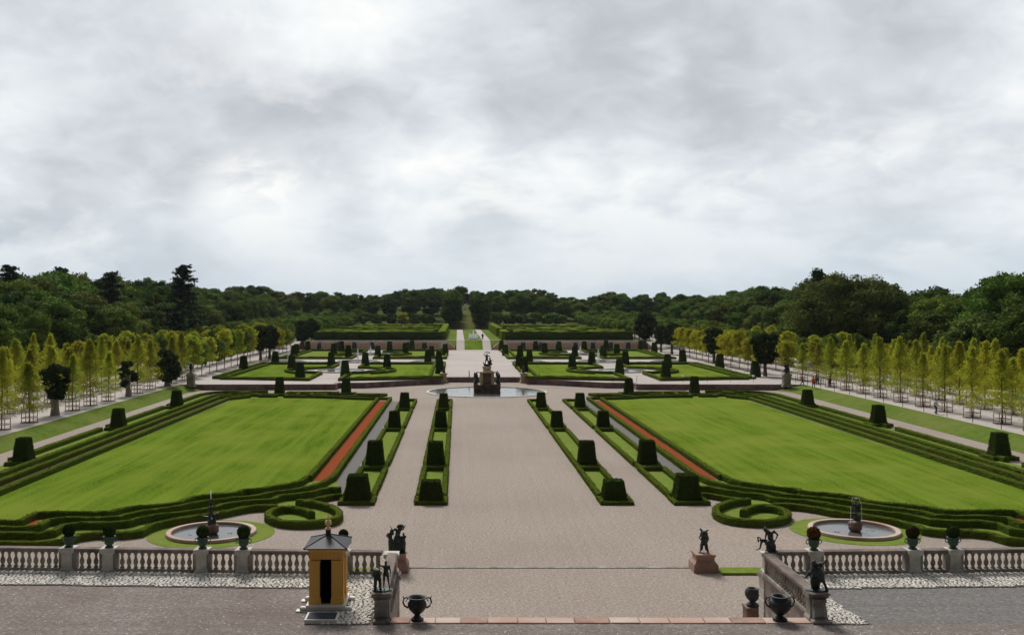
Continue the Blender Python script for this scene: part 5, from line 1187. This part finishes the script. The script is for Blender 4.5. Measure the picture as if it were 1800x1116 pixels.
for sg in (-1, 1):
    S_ = SIDE[sg]; r1 = 50.9 if sg < 0 else 53.6
    cols = [r1, r1+6.2, r1+12.4, r1+18.6]
    for ci, xc in enumerate(cols):
        y_ = 89.0 if sg < 0 else 93.8; k = 0
        while y_ < 276:
            xx = sg*(xc + rnd.uniform(-.15,.15)) if y_ < 160 else sg*(xc - (2.4 if sg > 0 else 0)*min(1,(y_-160)/30) + rnd.uniform(-.15,.15)); yy = y_ + (3.0 if ci % 2 else 0) + rnd.uniform(-.2,.2)
            old = ci == 0 and ((sg < 0 and k in (4, 8, 11)) or (sg < 0 and 225 < y_ < 237) or (sg > 0 and (174 < y_ < 180.1 or 213 < y_ < 219.2 or 254 < y_ < 279)))
            seen = abs((xx-CX)/yy*F/1) < 1130 and yy > 84
            if not old and seen:
                if yy < 168: pr = YL[(k*3+ci*2) % 7]
                elif (sg > 0 and ci == 0 and yy < 250) or (sg < 0 and 240 < yy < 262 and ci < 2): pr = YY[k % 2]
                else: pr = YF_[(k+ci) % 4]
                rown = ['bank-side', 'second', 'third', 'rear'][ci]
                tree('lime_tree', pr, xx, yy, UZ, 'young lime, %s from the palace in the %s row of the %s plantation' % (ordn(k), rown, S_), 'lime tree', 'young limes of the side plantations', rnd.uniform(.84,1.12), rnd.uniform(.82,1.12))
                soil_v.add([(xx+.95*math.cos(q*.5236)*(1+.1*math.sin(q*3)), yy+.95*math.sin(q*.5236), UZ+.022+.05*(q % 2)*0) for q in range(12)], [tuple(range(12))])
                if yy < 172 and ci < 2: guard(xx, yy, UZ, 'wooden stake frame round the %s young lime of the %s %s row' % (ordn(k), S_, rown))
            y_ += 6.0; k += 1
tag(soil_v.build('soil', M['soil_dark']), kind='structure')
# three old shaggy trees by the left bank
OLD = [blobtree(171, 6.0, 1.75, 1.7, 34, 14000, .10, 'old_leaf', 'oak', 'bark_pale', .5, .62), blobtree(172, 5.3, 1.35, 1.3, 26, 9000, .10, 'old_leaf', 'oak', 'bark_pale', .45, .62), blobtree(173, 6.0, 1.8, .5, 60, 15000, .10, 'old_leaf', 'oak', 'bark_pale', .55, .8, .95)]
for pr, (a, b), lb, q in ((OLD[0], (96.6,730), 'old pollarded tree with a stout pale trunk, nearest the palace on the left bank', 1.0), (OLD[1], (225.7,696.5), 'short pollarded tree with a flared pale trunk, middle of three by the left bank', .95), (OLD[2], (294.7,678.5), 'broad dark shaggy pollard at the far end of the left grass bank', 1.0)):
    x_, y_ = P(a, b, UZ); tree('old_tree', pr, x_, y_, UZ, lb, 'tree', 'old pollards by the left bank', q)
o = MB(); 
for (a, b), pr, lb, s_ in (((1345,661), OC[0], 'dark clipped tree among yellow limes, nearest on the right', 1.08), ((1255,638.5), OC[1], 'dark clipped tree among yellow limes, second on the right', 1.05), ((1181,622.5), OC[2], 'dark clipped tree on the right, third counting away from the palace', 1.1), ((1162,618), OC[0], 'dark clipped tree on the right, close behind the third', 1.0), ((1134,612.5), OC[1], 'largest dark clipped tree at the right end of the pink wall', 1.45),
                       ((458,633), OC[1], 'dark clipped tree on the left, left one of a touching pair', 1.08), ((474,631), OC[2], 'dark clipped tree on the left, right one of a touching pair', 1.05), ((531,613), OC[0], 'dark clipped tree left of the pink wall, nearer one', 1.15), ((548,610), OC[2], 'dark clipped tree left of the pink wall, farther one', 1.15)):
    x_, y_ = P(a, b, UZ); tree('clipped_tree', pr, x_, y_, UZ, lb, 'tree', 'dark clipped trees of the side avenues', s_)
# mature limes beyond the pink wall
ML = [blobtree(180+i, 7.0, 2.9, 1.8, 24, 2600, .26, 'lime_green' if i != 1 else 'oak_leaf', 'oak', 'bark', .22) for i in range(3)]
for sg in (-1, 1):
    S_ = SIDE[sg]
    for ci in range(6):
        k = 0
        for y_ in np.arange(288, 478, 7.2):
            x_ = 51.0 + ci*6.4 + rnd.uniform(-.5,.5)
            if ci == 0 and y_ < 300: k += 1; continue
            tree('mature_lime', ML[(k+ci) % 3], sg*x_, y_+rnd.uniform(-.6,.6), hgt(x_, y_)-.1, 'mature green lime beyond the %s pink wall, %s row out, %s back' % (S_, ordn(ci), ordn(k)), 'mature lime', 'mature lime ranks beyond the pink walls', rnd.uniform(.75,.95), rnd.uniform(.68,.88)); k += 1
# clipped round trees in a rank behind the maze
RT = [blobtree(190, 6.5, 2.7, 1.2, 22, 3000, .25, 'lime_green', 'oak', 'bark', .25), blobtree(191, 6.5, 2.7, 1.2, 22, 3000, .25, 'oak_leaf', 'oak', 'bark', .25), blobtree(192, 6.5, 2.7, 1.2, 22, 3000, .25, 'lime_yellow', 'oak', 'bark', .25)]
xs_ = [-45,-39.5,-34,-28.5,-23,-17.5,12.5,18,23.5,29,34.5,40]
for i, x_ in enumerate(xs_):
    tree('round_tree', RT[2 if i == 3 else (1 if i % 3 else 0)], x_, 432, hgt(0,432)-.2, ('yellow-green' if i == 3 else 'green') + ' round tree behind the hedge maze, %s from the left' % ordn(i), 'tree', 'round trees behind the maze', 1.08, .98)
# dense avenue trees framing the view
AV = [blobtree(200+i, 15.5, 4.2, .8, 46, 10000, .30, 'elm_leaf' if i else 'oak_leaf', 'oak', 'bark', .4) for i in range(2)]
for sg in (-1, 1):
    for k, y_ in enumerate([424, 433, 443, 454, 466, 479, 493]):
        tree('avenue_tree', AV[k % 2], sg*(6.6 if sg < 0 else 6.0)-.4, y_, hgt(0, y_)-.3, 'tall dark avenue tree %s of the grass ride, %s from the maze' % (SIDE[sg], ordn(k)), 'tree', 'avenue trees framing the grass ride', rnd.uniform(.92,1.02), rnd.uniform(.95,1.02) - k*.035)
# ------------------------------------------------------------------ forest: sky-line from the photograph as tree-top heights
SKY = [(-200,480),(0,480),(60,484),(105,474),(150,482),(190,484),(230,492),(265,487),(310,492),(350,503),(400,506),(430,498),(470,508),(500,516),(545,511),(600,517),(640,519),(670,521),(700,512),(760,509),(815,506),(830,513),(880,513),(930,509),(965,514),(985,523),(1030,526),(1080,514),(1120,520),(1150,517),(1200,517),(1250,524),(1300,512),(1350,508),(1400,514),(1430,508),(1560,510),(1600,521),(1660,517),(1700,526),(1730,510),(1760,500),(1800,495),(2000,490)]
def skyy(px):
    for (a, b), (c, d) in zip(SKY[:-1], SKY[1:]):
        if a <= px <= c: return b + (d-b)*(px-a)/(c-a)
    return 500
BT = [blobtree(210, 16, 5.6, 2.4, 46, 15000, .28, 'oak_leaf'), blobtree(211, 17, 5.0, 2.6, 44, 15000, .27, 'elm_leaf'), blobtree(212, 15, 6.0, 2.0, 50, 16000, .29, 'olive_leaf'),
      blobtree(213, 17, 5.4, 3.0, 40, 14000, .28, 'oak_leaf'), blobtree(214, 18, 4.6, 2.6, 44, 15000, .27, 'elm_leaf')]
for pr in BT: pass
HB = [16, 17, 15, 17, 18]
def pine(seed, h=18):
    rs = np.random.default_rng(seed); rr = random.Random(seed); V = []; Fq = []; tr = MB(); tr.tube([(0,0,-.3),(.1,0,h*.5),(0,0,h*.97)], [.32,.22,.06], 8)
    for i in range(40):
        t = (i+.5)/40; z = h*(.22+.77*t); L_ = (3.9*(1-t)**.7+.5)*rr.uniform(.6,1.1); a = i*2.4; d = np.array([math.cos(a), math.sin(a), .12]); k = 130
        tr.tube([(0,0,z), tuple(np.array([0,0,z])+d*L_)], [.06,.02], 4)
        pp = np.array([0,0,z]) + np.outer(rs.uniform(.25,1.0,k)*L_, d) + rs.normal(0,1,(k,3))*[.34,.34,.20]
        leaves(V, Fq, pp, np.tile([0,0,1.], (k,1)), .26, rs, .5)
    return np_mesh('crown', V, Fq, M['pine_leaf']), tr.mesh('trunk', M['bark'])
PN = pine(5)
LB = ['dense broad green tree', 'tall dark green tree', 'wide olive-toned tree', 'rounded green tree', 'narrow dark tree']
FT = []
def forest(x_, y_, kk, f, where, idx):
    px = VX + (x_-CX)/y_*F
    if px < -130 or px > 1930: return
    g = hgt(x_, y_)-.3; top = CH + (VY - skyy(px))*y_/F
    H_ = max(5.0, (top-g)*f*(1.13 if px > 450 else 1.03)); s_ = H_/HB[kk]; sx = min(1.35, max(.72, s_**.6*rnd.uniform(.9,1.15)))
    tree('forest_tree', BT[kk], x_, y_, g, '%s in the %s, %s' % (LB[kk], where, idx), 'forest tree', 'trees of the surrounding woods', sx, s_)
    FT.append(px)
for sg in (-1, 1):
    S_ = SIDE[sg]
    for row, (x0, f0) in enumerate(((82, .72), (91, .86), (101, .97), (113, 1.0))):
        k = 0; y_ = 118 + row*4
        while y_ < 425:
            forest(sg*(x0 + rnd.uniform(-2,2) + max(0, (y_-300)*.03)), y_, rnd.choice([0,1,2,3,4,0,3]) if sg < 0 else rnd.choice([0,2,2,3,4,1]), f0*rnd.uniform(.86,1.0 if row < 3 else 1.02), '%s wood' % S_, '%s row from the limes, %s back' % (['first','second','third','rearmost'][row], ordn(k)))
            y_ += rnd.uniform(8.5, 11.5); k += 1
for row, (y0, f0) in enumerate(((470, .80), (492, .90), (520, .97), (548, 1.0))):
    k = 0; x_ = -135
    while x_ < 170:
        if abs(x_+.8) > (5.5 if row < 3 else 0) and not (row == 0 and abs(x_) < 14):
            forest(x_, y0 + rnd.uniform(-6,6) - (abs(x_)*.12), rnd.choice([0,1,3,4,0,2]), f0*rnd.uniform(.88,1.0 if row < 3 else 1.02) if abs(x_) > 5.5 else .97, 'far wood', '%s rank, %s from the left' % (['front','second','third','rear'][row], ordn(k)))
        x_ += rnd.uniform(8.5, 11); k += 1
def special(px, ytop, Y, pr, h0, lb, sx=1.0, nm='forest_tree'):
    x_ = (px-VX)/F*Y + CX; g = hgt(x_, Y)-.3; top = CH + (VY-ytop)*Y/F
    tree(nm, pr, x_, Y, g, lb, 'forest tree', None, sx, (top-g)/h0)
special(322, 466, 250, PN, 18, 'tall layered dark pine standing above the left wood', 1.6, 'pine_tree')
special(16, 466, 235, PN, 18, 'dark pine top at the far left edge of the left wood', 1.4, 'pine_tree')
special(108, 470, 240, PN, 18, 'dark conifer rising behind the left wood, left of the tall pine', 1.2, 'pine_tree')
special(195, 478, 235, PN, 18, 'rounded dark conifer top midway along the left wood', 1.3, 'pine_tree')
BIG = blobtree(236, 22, 11.5, 1.0, 120, 75000, .25, 'olive_leaf', 'oak', 'bark', .8, .55, .72)
special(1492, 478, 205, BIG, 22, 'largest spreading tree rising above the right wood', 1.0)
special(1442, 471, 222, BT[4], 18, 'ragged-topped tree at the left shoulder of the largest tree', 1.0)
special(1545, 500, 212, BT[2], 15, 'lower rounded tree at the right shoulder of the largest tree', 1.1)
BIG2 = blobtree(231, 20, 8.5, 1.6, 140, 50000, .24, 'oak_leaf', 'oak', 'bark', .7, .62, .62)
special(1790, 478, 168, BIG2, 20, 'big dark broad tree at the far right edge of the photo', 1.0)
special(1655, 519, 188, BIG2, 20, 'low wide dark tree between the two big trees on the right', .8)
special(1722, 548, 160, BT[2], 15, 'lower yellowish tree at the foot of the big tree on the far right', .9)

# ------------------------------------------------------------------ haze
hzm = bpy.data.materials.new('haze'); hzm.use_nodes = True; ht = hzm.node_tree
for n_ in list(ht.nodes):
    if n_.type != 'OUTPUT_MATERIAL': ht.nodes.remove(n_)
pv = ht.nodes.new('ShaderNodeVolumePrincipled'); pv.inputs['Color'].default_value = (.82,.88,.95,1); pv.inputs['Density'].default_value = .00004; pv.inputs['Anisotropy'].default_value = .3
ht.links.new(pv.outputs[0], ht.nodes['Material Output'].inputs['Volume'])
tag(MB().box(-4200, 4200, -1600, 5200, -1.4, 60).build('haze', hzm), 'thin pale haze in the air over the park', 'haze', kind='stuff')

# ================================================================== people
SKIN = mat('skin', (.42,.25,.18), .6, coord='obj'); 
def cloth(n, c): return mat(n, c, .85, tuple(min(1, q*1.3) for q in c), 20, 3, coord='obj')
def person(x_, y_, z, rz, top, legs, label, J=None, hair=(.03,.02,.015), s_=1.0, bag=None):
    J = dict(J or {}); root = empty('person', (x_, y_, z), rz); root.scale = (s_,s_,s_); tag(root, label, 'person')
    c, l = fig(J); sculpt('body', c, l, .014, SKIN, 2, root)
    D = dict(pel=(0,0,.93), che=(0,0,1.28), neck=(0,.0,1.47), head=(0,-.02,1.63), shl=(-.19,0,1.40), shr=(.19,0,1.40), ell=(-.27,.0,1.12), elr=(.27,0,1.12), hal=(-.27,-.1,.88), har=(.27,-.1,.88), hil=(-.1,0,.92), hir=(.1,0,.92), knl=(-.12,-.03,.50), knr=(.12,-.03,.50), anl=(-.13,.02,.09), anr=(.13,.02,.09), tol=(-.15,-.14,.04), tor=(.15,-.14,.04)); D.update(J)
    cj = [(D['pel'],.165,D['che'],.175), (D['che'],.16,D['neck'],.085)]
    cl = [(D['pel'],.14,D['pel'],.14)]
    for q in 'lr':
        cj += [(D['che'],.12,D['sh'+q],.095),(D['sh'+q],.085,D['el'+q],.065),(D['el'+q],.065,D['ha'+q],.045)]
        cl += [(D['pel'],.13,D['hi'+q],.125),(D['hi'+q],.118,D['kn'+q],.085),(D['kn'+q],.085,D['an'+q],.06)]
    sculpt('jacket', cj, [], .025, cloth('cloth_top', top), 3, root); sculpt('trousers', cl, [], .025, cloth('cloth_legs', legs), 3, root)
    h = Vector(D['head']); sculpt('hair', [], [(tuple(h+Vector((0,.025,.03))), (.10,.11,.115))], .02, cloth('hair', hair), 2, root)
    for q in 'lr': sculpt('shoe', [(D['an'+q],.06,D['to'+q],.05)], [], .02, cloth('shoe', (.02,.02,.02)), 1, root)
    if bag: sculpt('bag', [], [bag[0:2]], .03, cloth('bag', bag[2]), 2, root)
WK = dict(knl=(-.11,-.20,.52), anl=(-.12,-.22,.10), tol=(-.13,-.38,.07), knr=(.11,.0,.48), anr=(.12,.26,.14), tor=(.13,.14,.04), hal=(-.25,.10,.86), har=(.26,-.26,.92), elr=(.27,-.03,1.12))
def at(px, py, z=UZ): return P(px, py, z)
PE = [((1410,676.5), R(60), (.38,.14,.12), (.05,.07,.06), 'person in a pale red top walking between the limes near the right statue', WK),
      ((1430,681.5), R(150), (.72,.10,.02), (.015,.015,.02), 'person in a bright orange jacket and black trousers on the right path', WK),
      ((1436.5,677), R(150), (.035,.05,.10), (.02,.02,.03), 'person in dark blue walking just behind the orange jacket', WK),
      ((1459,680.5), R(-160), (.07,.02,.02), (.012,.012,.015), 'person in a dark maroon coat standing by a stake frame on the right', {}),
      ((1645,727.5), R(20), (.55,.57,.58), (.05,.06,.08), 'person in a white top walking beside the grass bank on the right', WK)]
for (a, b), rz, tp, lg, lb, J in PE:
    x_, y_ = at(a, b); person(x_, y_, UZ, rz, tp, lg, lb, J)
for k, a in enumerate((839.2, 842.6)):
    y_ = 296.0 + k*1.5; x_ = (a-VX)/F*y_+CX
    person(max(2.75, x_)+.15, y_, WZ+.02, R(10), (.02,.02,.022), (.015,.015,.018), 'person in dark clothes on the path beside the white jets, %s one of two' % ('left' if k == 0 else 'right'), WK)
